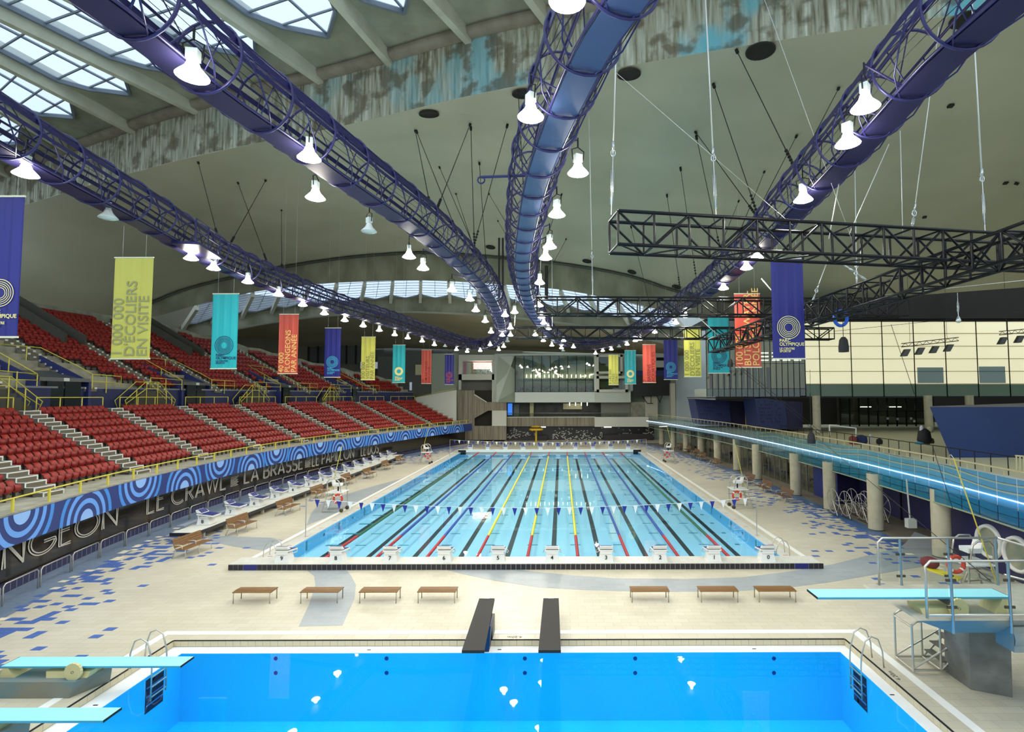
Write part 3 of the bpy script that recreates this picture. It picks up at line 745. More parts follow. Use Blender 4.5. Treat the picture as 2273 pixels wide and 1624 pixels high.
# section walls between blocks of the upper stand
for k, y in enumerate([29.5, 31.6, 43.5, 45.3, 57, 58.6]):
    mb = MB(); n0, n1 = 7, 14; x0 = xf(y) + UO - TREAD * n0; x1 = xf(y) + UO - TREAD * n1; z0 = UZ + UR * n0; z1 = UZ + UR * n1
    mb.prism([(x0, z0 - .6), (x0, z0 + 1.1), (x1, z1 + 1.1), (x1, z1 - .6)], y - .1, y + .1, 'y')
    o = mb.build('partition_wall', M('partition_olive', (66, 64, 52), .8)); tag(o, 'sloping dark partition wall dividing the upper stand, %s from the left' % ORD[k], 'wall', 'partition walls of the upper stand')
# vomitories
vg = M('dark_door_glass', (28, 36, 40), .15); cap_g = M('grey_metal_sheet', (96, 100, 100), .4, .6)
for k, y in enumerate(VOM):
    x = xf(y) + UO
    t = thing('stair_exit', 'dark blue stair exit with glass doors in the upper stand, %s from left' % ORD[k], 'exit', (x, y, ZT), group='stair exits of the upper stand')
    for s in (-1, 1): MB().prism([(x + .12, ZT), (x + .12, UZ + .5), (x - 3.6, UZ + 2.4), (x - 3.6, ZT)], y + s * 1.9 - .1, y + s * 1.9 + .1, 'y').build('side_wall', navy, t)
    lt_ = MB().box(x - .06, x + .15, y - 1.9, y + 1.9, ZT + 2.1, ZT + 2.35).build('lintel', cap_g, t)
    MB().hexa([(x + .1, y - 1.2, UZ + .5), (x + .1, y + 1.9, UZ + .5), (x - 3.5, y + 1.9, UZ + 1.4), (x - 3.5, y - 1.2, UZ + 1.4), (x + .1, y - 1.2, UZ + .6), (x + .1, y + 1.9, UZ + .6), (x - 3.5, y + 1.9, UZ + 1.5), (x - 3.5, y - 1.2, UZ + 1.5)]).build('canopy', cap_g, t)
    for j in range(2): MB().box(x - .02, x + .1, y - 1.3 + j * 1.3, y - .1 + j * 1.3, ZT + .05, ZT + 2.1).build('door', vg, t)
    sg = MB().box(x + .15, x + .19, y - .2, y + .2, ZT + 2.12, ZT + 2.34).build('sign_plate', offwhite, lt_)
# yellow rails
def railset(name, label, paths, posts, group, cat='railing', mat=yellow, r=.032, loc=None):
    t = thing(name, label, cat, loc or paths[0][0], group=group)
    for p in paths: MB().path(p, r, 6).build('rail', mat, t)
    for a, b in posts: rod(t, a, b, r, 'post', mat)
    return t
edges = [12] + AIS + [88.5]
for k in range(len(edges) - 1):
    a, b = edges[k] + .8, edges[k+1] - .8
    def P(y, z): return (xf(y) + OT - .05, y, z)
    ys = [a + (b - a) * i / 6 for i in range(7)]
    railset('guard_rail', 'yellow U-shaped rail behind the top row of the %s lower seat block' % ORD[k], [[P(a, ZT), P(a, ZT + .95)] + [P(y, ZT + 1.0) for y in ys] + [P(b, ZT + .95), P(b, ZT)]], [(P(a + (b-a) * f, ZT), P(a + (b-a) * f, ZT + 1.0)) for f in (.33, .66)], 'yellow rails behind the lower stand')
for k, y in enumerate(VOM):
    x = xf(y) + UO; q = UO
    railset('guard_rail', 'yellow handrail wrapping the %s stair exit of the upper stand' % ORD[k],
            [[(x + .1, y - 2.0, UZ + .9), (x - 3.7, y - 2.0, UZ + 3.0), (x - 3.7, y + 2.0, UZ + 3.0), (x - 1.0, y + 2.0, UZ + 1.7), (x + .1, y + 2.1, UZ + 1.05), (xf(y + 5) + UO + .1, y + 5, UZ + 1.0), (xf(y + 5) + UO + .1, y + 5, UZ + .2)],
             [(x + .1, y - 2.0, UZ + .9), (xf(y - 5.4) + UO + .1, y - 5.4, UZ + 1.0), (xf(y - 5.4) + UO + .1, y - 5.4, UZ + .1)],
             [(x + .1, y + 2.1, UZ + .55), (xf(y + 5) + UO + .1, y + 5, UZ + .5)], [(x + .1, y - 2.0, UZ + .5), (xf(y - 5.4) + UO + .1, y - 5.4, UZ + .5)]],
            [((x + .1, y + 2.1, UZ), (x + .1, y + 2.1, UZ + 1.05)), ((xf(y+3.6) + UO + .1, y + 3.6, UZ - .3), (xf(y+3.6) + UO + .1, y + 3.6, UZ + 1.0)), ((x + .1, y - 2.0, UZ), (x + .1, y - 2.0, UZ + .9)), ((xf(y-3.7) + UO + .1, y - 3.7, UZ - .3), (xf(y-3.7) + UO + .1, y - 3.7, UZ + 1.0)), ((x - 3.7, y + 1, UZ + 1.6), (x - 3.7, y + 1, UZ + 3.0)), ((x - 1.8, y - 2, UZ + 1), (x - 1.8, y - 2, UZ + 1.95))], 'handrails around the stair exits', loc=(x, y, UZ))
for k, y in enumerate([31.0, 44.0, 57.2, 70.2]):
    x = xf(y) + UO + .9
    for_ = [[(x + .0 + dx, y - 2.4, ZT + .1), (x + dx, y - 2.7, ZT + .75), (x + dx, y - .7, ZT + 1.75 + .5), (x + dx, y + .7, ZT + 2.25), (x + dx, y + 2.7, ZT + .75), (x + dx, y + 2.4, ZT + .1)] for dx in (0, -.8)]
    for_ += [[(x, y - 2.6, ZT + .5), (x, y - .6, ZT + 1.7), (x, y + .6, ZT + 1.7), (x, y + 2.6, ZT + .5)]]
    t = railset('stair_rail', 'humped yellow stair rail over the steps to the upper stand, %s from the left' % ORD[k], for_, [((x, y + d, ZT), (x, y + d, ZT + h)) for d, h in ((-1.6, 1.55), (-.6, 2.25), (.6, 2.25), (1.6, 1.55))], 'humped yellow stair rails', loc=(x, y, ZT))
    st = thing('stair_flight', 'short double flight of concrete steps up to the upper stand, %s from the left' % ORD[k], 'stairs', (x - .4, y, ZT), group='steps to the upper stand')
    for i in range(6):
        h = .25 * (i + 1); d = 2.4 - .32 * i; MB().box(x - .85, x - .05, y - d, y + d, ZT + h - .25, ZT + h).build('step', M('dark_step', (70, 68, 58), .8), st)
# lettered dark wall under the parapet
dw = thing('lettered_wall', 'dark glossy curved wall with large white outlined swimming stroke names', 'wall', (-22.5, 45, 0))
dark_gloss = M('dark_glazed_wall', (34, 31, 24), .12, c2=(70, 54, 26), scale=.5, lo=.5, hi=.72, spec=.6)
strip([(-.95, 0), (-.95, 2.3)], dark_gloss, 'panel', dw)
strip([(-.9, 0), (-.72, 0), (-.72, .38), (-.9, .38)], M('navy_curb_tile', (40, 40, 80), .3), 'tiled_curb', dw)
mb = MB()
for i in range(200):
    y = 14 + i * .35; mb.box(xf(y) - .73, xf(y) - .712, y, y + .02, .02, .37)
mb.build('grout_lines', M('pale_grout', (150, 150, 160), .7), dw, kind='stuff')
letw = M('white_lettering', (228, 222, 206), .6)
# double-stroke letters: polylines in a box w x 1
def arc(cx, cy, rx, ry, a0, a1, n=14): return [(cx + rx * math.cos(math.radians(a0 + (a1 - a0) * i / n)), cy + ry * math.sin(math.radians(a0 + (a1 - a0) * i / n))) for i in range(n + 1)]
GL = {'P': (.5, [[(0, 0), (0, 1), ], [(0, 1), (.25, 1)] + arc(.25, .74, .25, .26, 90, -90) + [(0, .48)]]), 'L': (.42, [[(0, 1), (0, 0), (.42, 0)]]), 'O': (.95, [arc(.475, .5, .475, .5, 0, 360, 28)]),
      'N': (.62, [[(0, 0), (0, 1), (.62, 0), (.62, 1)]]), 'G': (.9, [arc(.47, .5, .47, .5, 45, 340, 24) + [(.9, .45), (.5, .45)]]), 'E': (.42, [[(.42, 1), (0, 1), (0, 0), (.42, 0)], [(0, .6), (.36, .6)]]),
      'C': (.8, [arc(.47, .5, .47, .5, 50, 310, 24)]), 'R': (.5, [[(0, 0), (0, 1)], [(0, 1), (.22, 1)] + arc(.22, .74, .24, .26, 90, -90) + [(0, .48)], [(.2, .48), (.5, 0)]]),
      'A': (.6, [[(0, 0), (.3, 1), (.6, 0)], [(.1, .3), (.5, .3)]]), 'W': (.95, [[(0, 1), (.25, 0), (.47, 1), (.7, 0), (.95, 1)]]), 'B': (.5, [[(0, 0), (0, 1)], [(0, 1), (.2, 1)] + arc(.2, .77, .22, .23, 90, -90) + [(0, .54)], [(0, .54), (.24, .54)] + arc(.24, .27, .26, .27, 90, -90) + [(0, 0)]]),
      'S': (.46, [arc(.23, .76, .22, .24, 40, 270, 12) + arc(.23, .26, .23, .26, 90, -150, 12)]), 'I': (.06, [[(0.03, 0), (.03, 1)]]), 'D': (.6, [[(0, 0), (0, 1), (.12, 1)] + arc(.12, .5, .48, .5, 90, -90, 16) + [(0, 0)]])}
def letter(ch, s0, z0, h, ws):
    w, lines = GL[ch]; mb = MB()
    for ln in lines:
        for o in (-.045, .045):
            q = []
            for i in range(len(ln)):
                a = ln[max(0, i-1)]; b = ln[min(len(ln)-1, i+1)]; d = (b[0]-a[0], b[1]-a[1]); L = math.hypot(*d) or 1; nx, ny = -d[1]/L, d[0]/L
                q.append((ln[i][0] + nx * o, ln[i][1] + ny * o))
            for i in range(len(q) - 1):
                a, b = q[i], q[i+1]; d = (b[0]-a[0], b[1]-a[1]); L = math.hypot(*d) or 1; nx, ny = -d[1]/L*.021, d[0]/L*.021
                def T(u, v, oo): s = s0 + u * h * ws; return (xf(s) - .93 + oo, s, z0 + v * h)
                mb.hexa([T(a[0]+nx, a[1]+ny, 0), T(a[0]-nx, a[1]-ny, 0), T(b[0]-nx, b[1]-ny, 0), T(b[0]+nx, b[1]+ny, 0), T(a[0]+nx, a[1]+ny, .02), T(a[0]-nx, a[1]-ny, .02), T(b[0]-nx, b[1]-ny, .02), T(b[0]+nx, b[1]+ny, .02)])
    mb.build('letter', letw, dw); return w * h * ws
def Yof(px):
    y = 20.0
    for _ in range(30): y = (xf(y) - .93) * FOC / (px - CX) * .5 + y * .5
    return y
def word(txt, px0, px1, h=1.12, z0=.92):
    y0, y1 = Yof(px0), Yof(px1)
    tot = sum((GL[c][0] + .2 if c != ' ' else .34) for c in txt) - .2
    ws = (y1 - y0) / (tot * h); s = y0
    for c in txt:
        if c == ' ': s += .34 * h * ws; continue
        letter(c, s, z0, h, ws); s += (GL[c][0] + .2) * h * ws
word('PLONGEON', -190, 272); word('LE CRAWL', 338, 508); word('LA BRASSE', 549, 676, 1.1); word('LE PAPILLON', 697, 788, 1.1); word('LE DOS', 804, 842, 1.1)
# small text blocks
for px, ttl in ((285, 'LE PLONGEON'), (519, 'LE CRAWL'), (680, 'LA BRASSE')):
    y = Yof(px); mb = MB()
    for i in range(9):
        L = 1.05 - (i * 37 % 5) * .05; mb.box(-.001, .001, 0, L, 1.62 - i * .085, 1.655 - i * .085)
    mt = Matrix.Translation((xf(y + .5) - .93, y, 0)) @ Matrix.Rotation(math.atan(-(xf(y + 1) - xf(y))), 4, 'Z')
    put('text_block', mb.mesh('tb', letw), dw, mat4=mt)
    put('heading', text_mesh(ttl, .15, letw, ext=.002), dw, mat4=mt @ Matrix.Translation((0.01, .1, 1.75)) @ Matrix.Rotation(PI/2, 4, 'Z') @ FACE_S)
# low steel rails on the floor before the wall
for k in range(26):
    y0 = 14.6 + k * 2.05
    def Q(y, z): return (xf(y) + .25, y, z)
    railset('steel_barrier', 'low brushed steel hoop barrier beside the lettered wall, %s from the near end' % ORD[k], [[Q(y0, 0), Q(y0, .72), Q(y0 + .1, .82), Q(y0 + .95, .82), Q(y0 + 1.8, .82), Q(y0 + 1.9, .72), Q(y0 + 1.9, 0)]], [], 'steel hoop barriers along the left wall', cat='barrier', mat=steel, r=.028)
# ================================================================ far end of the hall
YM = [None]
def rectY(mb, x0, y0, x1, y1, Y, dep=.4):
    a = atY(x0, y1, Y); b = atY(x1, y0, Y); ym = YM[0] or (y0 + y1) / 2; a.x = atY(x0, ym, Y).x; b.x = atY(x1, ym, Y).x; mb.box(a.x, b.x, Y, Y + dep, a.z, b.z); return mb
def RB(name, r, Y, mat, parent=None, dep=.4, label=None, kind=None): return rectY(MB(), *r, Y, dep).build(name, mat, parent, label=label, kind=kind)
def polyY(name, pts, Y, mat, parent, dep=.4):
    q = [atY(x, y, Y) for x, y in pts]; return MB().prism([(p.x, p.z) for p in q], Y, Y + dep, 'y').build(name, mat, parent)
gg = M('grey_green_paint', (172, 182, 164), .7); gl = M('light_grey_paint', (214, 222, 212), .6); gm = M('mid_grey_paint', (200, 208, 196), .65)
wf = struct('wall_far', 'grey green end wall above the far glazing')
MB().grid([[atY(1000, 790, 99), atY(1050, 716, 98.5), atY(1160, 716, 98.5)], [atY(1000, 1000, 99), atY(1050, 1000, 99), atY(1160, 1000, 99)]]).build('wall_panel', M('grey_hood', (158, 164, 146), .8), wf)
RB('wall_panel', (1080, 730, 1500, 992), 99.2, gg, wf)
RB('wall_panel', (1500, 700, 1660, 1000), 99.0, M('pale_blue_grey_wall', (208, 218, 216), .6), wf)
RB('wall_panel', (850, 735, 1022, 1000), 99.4, M('slate_wall', (96, 98, 92), .8), wf)
# control box upper left
bx = thing('viewing_box', 'white framed projecting viewing box with red lit interior at the far wall', 'building part', atY(1080, 895, 95))
Yb = 95.0
for r in ((1018, 787, 1025, 843), (1025, 787, 1097, 800), (1092, 800, 1098, 843), (1018, 830, 1098, 843)): RB('frame', r, Yb, offwhite, bx, 3)
RB('back_wall', (1025, 800, 1092, 830), 97.6, M('dark_red_wall', (120, 24, 20), .6), bx, .2)
RB('red_column', (1027, 802, 1035, 830), 96.2, M('red_col', (170, 20, 24), .5), bx, .2); RB('curtain', (1035, 804, 1049, 830), 96.4, M('cream_curtain', (190, 176, 140), .8), bx, .2)
lit = M('lit_strip', (255, 250, 232), .5, emit=9)
for i in range(5): RB('light_strip', (1051, 805 + i * 3, 1091, 806 + i * 3), 97.2, lit, bx, .1)
RB('equipment', (1050, 818, 1091, 830), 97.3, M('equipment_grey', (70, 72, 70), .4, c2=(200, 205, 200), scale=6), bx, .1)
RB('glass', (1025, 800, 1092, 830), Yb + .3, glassM('clear_glass', (236, 242, 240)), bx, .03)
RB('post', (1018, 843, 1023, 865), Yb, offwhite, bx, 1); RB('post', (1092, 843, 1098, 893), Yb, offwhite, bx, 1); RB('rear_panel', (1023, 843, 1092, 866), 97.5, M('dim_grey', (118, 118, 106), .7), bx, .2)
# faceted volume
fv = thing('faceted_volume', 'pale grey faceted wall volume framing the far glazing', 'building part', atY(1200, 893, 94))
MB().grid([[atY(1097, 787, 94.6), atY(1097, 893, 94.6)], [atY(1143, 787, 96), atY(1105, 893, 94.4)]], False).build('facet', gm, fv)
MB().add([atY(1106, 789, 94.5), atY(1143, 820, 96), atY(1143, 868, 96), atY(1098, 893, 94.4)], [(0, 1, 2, 3)]).build('facet', gg, fv)
MB().add([atY(1098, 893, 94.4), atY(1143, 868, 96), atY(1143, 893, 94.4)], [(0, 1, 2)]).build('facet', M('painted_facet_shade', (158, 168, 148), .65), fv)  # lower facet darker, its shade put into the colour
RB('band', (1143, 870, 1320, 893), 94.4, gl, fv, 2.2); RB('band', (1320, 868, 1400, 893), 94.6, gm, fv, 2.2)
RB('head', (1098, 784, 1405, 789), 94.6, gm, fv, 3); RB('pier', (1319, 787, 1325, 870), 94.6, gl, fv, 3)
def window_frame(par, x0, y0, x1, y1, t, Y):
    for r in ((x0, y0, x1, y0 + t), (x0, y1 - t, x1, y1), (x0, y0, x0 + t, y1), (x1 - t, y0, x1, y1)): RB('frame', r, Y, offwhite, par, .6)
window_frame(fv, 1324, 787, 1382, 829, 5, 94.2); window_frame(fv, 1324, 834, 1394, 870, 6, 94.2)
RB('infill', (1382, 787, 1405, 868), 95.2, gm, fv, 1)
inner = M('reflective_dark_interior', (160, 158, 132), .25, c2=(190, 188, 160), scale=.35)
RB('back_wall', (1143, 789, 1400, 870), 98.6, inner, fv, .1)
for i in range(7): polyY('painted_reflection', [(1158 + i * 32, 790), (1180 + i * 32, 790), (1196 + i * 32, 812 - i), (1176 + i * 32, 816 - i)], 98.4, M('skylight_reflection_tint', (140, 166, 170), .5), fv, .05)  # flat sheets painted as skylight reflections in the glazing
for i in range(16): RB('hanging_lamp', (1168 + i * 10, 831, 1169.6 + i * 10, 838), 98.0, lit, fv, .1)
RB('duct', (1143, 840, 1400, 846), 97.6, M('duct_grey', (150, 156, 140), .5), fv, .6)
mbq = MB()
for i in range(60):
    x = 1146 + i * 4.2; rectY(mbq, x, 861 - (i * 7 % 5), x + 2.4, 869, 96.8, .2)
mbq.build('fitness_machines', M('machine_grey', (190, 186, 176), .4, c2=(90, 60, 50), scale=3), fv, kind='stuff')
gp = glassM('far_glazing', (214, 222, 214), ior=1.5)
wd = struct('window_1', 'large far window of ten tall panes with thin black bars')
for i in range(9): RB('pane', (1144 + i * 19.4, 790, 1163 + i * 19.4, 870), 95.2, gp, wd, .03)
for i in range(10): RB('mullion', (1143 + i * 19.5, 789, 1144.2 + i * 19.5, 871), 95.1, black, wd, .12)
RB('bar', (1143, 869.5, 1319, 871), 95.1, black, wd, .12); RB('bar', (1143, 788.6, 1319, 790), 95.1, black, wd, .12)
RB('pane', (1329, 792, 1377, 824), 94.5, gp, wd, .03); RB('pane', (1330, 840, 1388, 864), 94.5, gp, wd, .03)
# gallery behind the parapet
ga = thing('gallery', 'dim open gallery with blue screen and cream pillar behind the far parapet', 'building part', atY(1240, 925, 97))
RB('back_wall', (1124, 893, 1340, 924), 98.4, M('gallery_dark', (38, 38, 32), .5, c2=(58, 58, 48), scale=1), ga, .2)
RB('blue_screen', (1127, 895, 1137, 921), 97.6, M('blue_screen_light', (60, 130, 235), .4, emit=.9), ga, .1)
RB('pillar', (1176, 893, 1184.5, 924), 96.4, M('cream_pillar', (176, 174, 132), .7), ga, .8)
RB('pale_panel', (1250, 895, 1292, 908), 97.8, M('cream_lit_panel', (206, 200, 160), .6), ga, .1)
for i in range(4): RB('hanging_lamp', (1264 + i * 13, 893, 1265 + i * 13, 900), 97, lit, ga, .06)
RB('door_leaf', (1141, 897, 1152, 923), 97.9, M('grey_door', (104, 108, 98), .5), ga, .1); RB('grey_panel', (1334, 893, 1400, 924), 96.6, M('grey_gallery_panel', (134, 134, 122), .7), ga, .5)
RB('pillar', (1400, 892, 1440, 926), 96.2, concrete, ga, 1.5)
cp = thing('far_parapet', 'board marked concrete and white parapet below the far gallery', 'parapet', atY(1280, 946, 95))
RB('concrete_band', (1123, 926, 1322, 946), 95.2, board_conc, cp, 1); RB('cap', (1123, 924.4, 1322, 926.5), 95.1, offwhite, cp, 1.2); RB('white_band', (1320, 925, 1440, 947), 94.6, offwhite, cp, 1.4)
t = thing('glass_balustrade', 'thin glass balustrade with steel rail on the far parapet', 'railing', atY(1280, 925, 95.4))
for i in range(10): RB('pane', (1126 + i * 27, 917, 1152 + i * 27, 925), 95.5, MATS['clear_glass'], t, .02)
MB().path([atY(1124, 916.5, 95.5), atY(1400, 916.5, 95.5)], .04, 6).build('rail', steel, t)
# tile wall
tw = struct('wall_far_tiled', 'black tiled wall with scattered small white tiles below the far gallery')
RB('black_tile_wall', (1050, 946, 1452, 984), 96.8, M('black_tile', (30, 28, 28), .3), tw, .4)
wt = M('white_tile_chip', (222, 220, 208), .4); wme = None
cnt = 0; mbs = MB()
for row in range(15):
    y = 949 + row * 1.95
    for k in range(96):
        x = 1124 + k * 3.4 + (1.7 if row % 2 else 0)
        pr = .08 + .42 * (row / 15) ** 1.1 if not (1190 < x < 1225 or 1335 < x < 1370) else 0
        if R.random() < pr:
            rectY(mbs, x, y, x + 2.6, y + 1.2, 96.75, .04)
mbs.build('white_tile', wt, tw, kind='stuff')
polyY('dark_ramp_wall', [(1075, 976), (1120, 975), (1180, 968), (1215, 966), (1215, 982), (1075, 984)], 95.6, M('ramp_black', (40, 34, 36), .5), tw)
polyY('dark_ramp_wall', [(1340, 966), (1400, 962), (1450, 964), (1450, 984), (1340, 984)], 95.6, M('ramp_black'), tw)
for x in (1195, 1341): RB('lamp_strip', (x, 946.5, x + 16, 948.5), 95.4, lit, tw, .1)
# concrete stair tower
ct = thing('stair_tower', 'board marked concrete stair tower with angular dark openings left of the far gallery', 'building part', atY(1070, 975, 94))
polyY('wall', [(1015, 866), (1053, 866), (1053, 876), (1080, 892), (1092, 892), (1124, 894), (1124, 911), (1083, 911), (1053, 928), (1053, 945), (1124, 945), (1124, 976), (1015, 976)], 94, board_conc, ct, .5)
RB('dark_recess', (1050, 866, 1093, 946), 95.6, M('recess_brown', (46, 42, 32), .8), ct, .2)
polyY('ledge', [(1053, 874), (1080, 891), (1080, 893), (1053, 877)], 93.9, offwhite, ct, .2)
RB('white_panel', (1092, 911, 1124, 945), 93.9, offwhite, ct, 1)
# white end wall of stands
polyY('wall', [(921, 882), (1013, 865), (1013, 937), (1000, 934), (925, 905)], 91.5, offwhite, ct, .3)
MB().path([atY(921, 881, 91.3), atY(1012, 862, 91.3)], .05, 6).build('rail', yellow, ct)
# score screen
sc = thing('score_screen', 'large blank black screen with blue top hung at the far right', 'screen', atY(1446, 880, 95))
RB('panel', (1405, 834, 1484, 878), 95, M('screen_black', (26, 26, 24), .35), sc, .5); RB('blue_top', (1402, 822, 1490, 835), 95.2, navy, sc, .5); RB('side_strip', (1484, 824, 1488, 878), 95, M('speaker_black', (36, 36, 36), .5), sc, .4)
for a, b in (((1425, 878), (1436, 894)), ((1445, 878), (1445, 896)), ((1457, 878), (1466, 894)), ((1470, 878), (1464, 893)), ((1436, 895), (1450, 895))): rod(sc, atY(*a, 95.4), atY(*b, 95.4), .06, 'bracket', black_metal)
t = thing('wall_column', 'pale concrete column below the black score screen', 'column', atY(1445, 935, 96)); RB('shaft', (1432, 880, 1460, 930), 96, M('pale_col', (186, 182, 162), .7), t, 1)
t = thing('wall_column', 'tall pale column left of the blue-grey end wall', 'column', atY(1495, 935, 94)); RB('shaft', (1489, 850, 1499, 928), 94, M('pale_col'), t, 1)
# slots
t = thing('slotted_panel', 'white end wall panel with two rounded black slots behind the coral banner', 'wall panel', atY(1480, 800, 97))
RB('panel', (1455, 775, 1500, 830), 97, gl, t, .3)
for y in (793, 815): RB('slot', (1457, y, 1480, y + 7), 96.9, black, t, .1)
# mushroom
p = atY(1190, 978, 93)
t = thing('mushroom_fountain', 'yellow mushroom shaped water fountain with striped cap by the far wall', 'fountain', (p.x, 93, 0))
MB().lathe([(.16, 0), (.16, 2.1)], 12, (p.x, 93, 0)).build('stem', M('bright_yellow', (226, 190, 40), .4), t)
MB().lathe([(.16, 1.95), (1.2, 2.0), (1.24, 2.15), (1.1, 2.35), (.9, 2.5)], 24, (p.x, 93, 0)).build('cap', M('bright_yellow'), t)
MB().lathe([(1.13, 2.33), (1.14, 2.42), (.93, 2.56)], 24, (p.x, 93, 0)).build('stripe', M('brown_stripe', (90, 50, 30), .5), t)
MB().lathe([(.92, 2.52), (.7, 2.72), (.2, 2.8), (0, 2.8)], 24, (p.x, 93, 0)).build('cap_top', M('bright_yellow'), t)
# windows behind the upper left stand
wl = struct('window_2', 'dark barred clerestory window above the far end of the left stand')
for i in range(9):
    RB('pane', (665 + i * 21, 752 + i * 3, 684 + i * 21, 806), 97.5, M('dim_glass', (74, 78, 74), .15), wl, .05); RB('mullion', (662 + i * 21, 746 + i * 3, 664.5 + i * 21, 808), 97.2, black, wl, .2)
RB('lit_pane', (800, 803, 858, 818), 97.0, M('pale_lit_glass', (190, 205, 220), .4, emit=.35), wl, .05)
for r, m_ in (((838, 790, 880, 858), 'slate_wall'), ((880, 778, 960, 880), 'slate_wall')): RB('wall_panel', r, 96.8, MATS[m_], wf, .4)
RB('lit_niche', (922, 809, 935, 832), 96.4, M('cream_lit_panel'), wf, .1); RB('lit_door', (909, 848, 914, 866), 96.4, M('pale_lit_glass'), wf, .1)
RB('grey_green_panel', (958, 784, 1018, 876), 96.5, gg, wf, .3)
# far deck loungers, simple seats on frames
for i, px in enumerate((1052, 1084, 1112, 1205, 1250, 1300, 1330)):
    p = atZ(px, 991, 0)
    t = thing('lounge_chair', 'small metal lounge chair behind the far starting blocks, %s from the left' % ORD[i], 'chair', (p.x, p.y, 0), group='lounge chairs on the far deck')
    MB().path([(p.x-.8, p.y, 0), (p.x-.8, p.y, .42), (p.x+.3, p.y, .42), (p.x+.8, p.y, .95)], .035, 6).build('frame', steel, t)
    MB().path([(p.x-.7, p.y+.55, 0), (p.x-.8, p.y+.55, .42), (p.x+.3, p.y+.55, .42), (p.x+.8, p.y+.55, .95)], .035, 6).build('frame', steel, t)
    MB().box(p.x-.8, p.x+.3, p.y, p.y+.55, .40, .44).build('seat', M('wicker_tan', (160, 142, 96), .7) if i % 2 else navy, t)

# ================================================================ right side: columns, walkway, glazed box
col_m = M('column_concrete', (176, 170, 142), .8, c2=(190, 184, 158), scale=2, bump=.05)
for k, (px, py) in enumerate([(2092, 1235), (1945, 1175), (1843, 1130), (1767, 1098), (1681, 1063), (1637, 1043), (1593, 1027), (1556, 1011), (1523, 1001), (1495, 993), (1469, 986)]):
    p = atZ(px, py, 0); r = .42
    t = thing('column', 'round pale concrete column under the walkway, %s from the near end' % ORD[k], 'column', (p.x, p.y, 0), group='columns under the walkway')
    MB().lathe([(r, 0), (r, 3.3)], 20, (p.x, p.y, 0)).build('shaft', col_m, t); MB().lathe([(r + .01, 0), (r + .01, .06)], 20, (p.x, p.y, 0)).build('base', M('dark_base', (90, 84, 70), .8), t)
wk = thing('elevated_walkway', 'elevated walkway with lit edge running along the right side', 'walkway', (18, 50, 3.4))
YW = [6 + i for i in range(85)]
def wstrip(prof, mat, name, parent, ys=YW): return MB().grid([[(xw(y) + o, y, z) for o, z in prof] for y in ys], False).build(name, mat, parent)
wstrip([(-.0, 3.3), (-.0, 3.72), (4.5, 3.75)], M('walkway_white', (196, 200, 200), .6), 'slab', wk); wstrip([(0, 3.3), (4.5, 3.3)], M('soffit_cream', (170, 160, 120), .7), 'soffit', wk)
MB().path([(xw(y) - .24, y, 3.72) for y in YW if y > 9], .03, 6).build('light_strip', M('led_light', (210, 216, 255), .3, emit=9), wk)
# upper floor
ufl = struct('floor_upper', 'pale upper floor behind the walkway')
MB().grid([[(xw(y) + 4.4, y, 3.75), (64, y, 3.75)] for y in YW if y < 84], False).build('slab', M('upper_floor_cream', (190, 184, 146), .6), ufl)
# printed glass fascia panes
gfm = glassM('printed_wave_glass', (216, 240, 240), mixdiff=.62, diff=(60, 150, 180), ior=1.5)
nt = gfm.node_tree
tc = nt.nodes.new('ShaderNodeTexCoord'); sx = nt.nodes.new('ShaderNodeSeparateXYZ'); nt.links.new(tc.outputs['Object'], sx.inputs[0])
def mth(op, a, b=None):
    n = nt.nodes.new('ShaderNodeMath'); n.operation = op
    for i, v in enumerate((a, b)):
        if v is None: continue
        if isinstance(v, (int, float)): n.inputs[i].default_value = v
        else: nt.links.new(v, n.inputs[i])
    return n.outputs[0]
swell = mth('MULTIPLY', mth('SINE', mth('MULTIPLY', sx.outputs[1], .9)), .06)
swell2 = mth('ADD', swell, mth('MULTIPLY', mth('SINE', mth('MULTIPLY', sx.outputs[1], .37)), .12))
zz = mth('ADD', sx.outputs[2], swell2)
fr_ = mth('FRACT', mth('MULTIPLY', zz, 3.1))
line = mth('LESS_THAN', fr_, .11); band = mth('GREATER_THAN', fr_, .8)
up_ = mth('GREATER_THAN', zz, 3.95)
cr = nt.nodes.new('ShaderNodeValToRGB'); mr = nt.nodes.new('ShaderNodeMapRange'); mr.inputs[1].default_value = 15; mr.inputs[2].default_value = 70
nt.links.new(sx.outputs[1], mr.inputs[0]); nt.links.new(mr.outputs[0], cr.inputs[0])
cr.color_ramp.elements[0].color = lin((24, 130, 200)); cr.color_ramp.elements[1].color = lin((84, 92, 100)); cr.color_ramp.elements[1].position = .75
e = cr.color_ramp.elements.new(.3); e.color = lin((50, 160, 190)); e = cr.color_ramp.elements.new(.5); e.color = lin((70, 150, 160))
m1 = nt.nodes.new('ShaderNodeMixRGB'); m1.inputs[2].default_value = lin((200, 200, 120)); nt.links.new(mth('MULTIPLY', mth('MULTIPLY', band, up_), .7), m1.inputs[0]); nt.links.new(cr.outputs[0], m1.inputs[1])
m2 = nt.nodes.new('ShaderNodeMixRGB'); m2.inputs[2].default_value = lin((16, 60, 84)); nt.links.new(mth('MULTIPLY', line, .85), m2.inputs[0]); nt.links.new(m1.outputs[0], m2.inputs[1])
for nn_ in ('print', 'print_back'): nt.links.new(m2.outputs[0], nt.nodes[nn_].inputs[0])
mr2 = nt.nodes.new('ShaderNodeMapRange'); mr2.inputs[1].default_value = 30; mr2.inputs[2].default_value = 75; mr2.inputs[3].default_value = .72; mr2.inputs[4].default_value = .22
nt.links.new(sx.outputs[1], mr2.inputs[0]); nt.links.new(mr2.outputs[0], nt.nodes['share'].inputs[0])
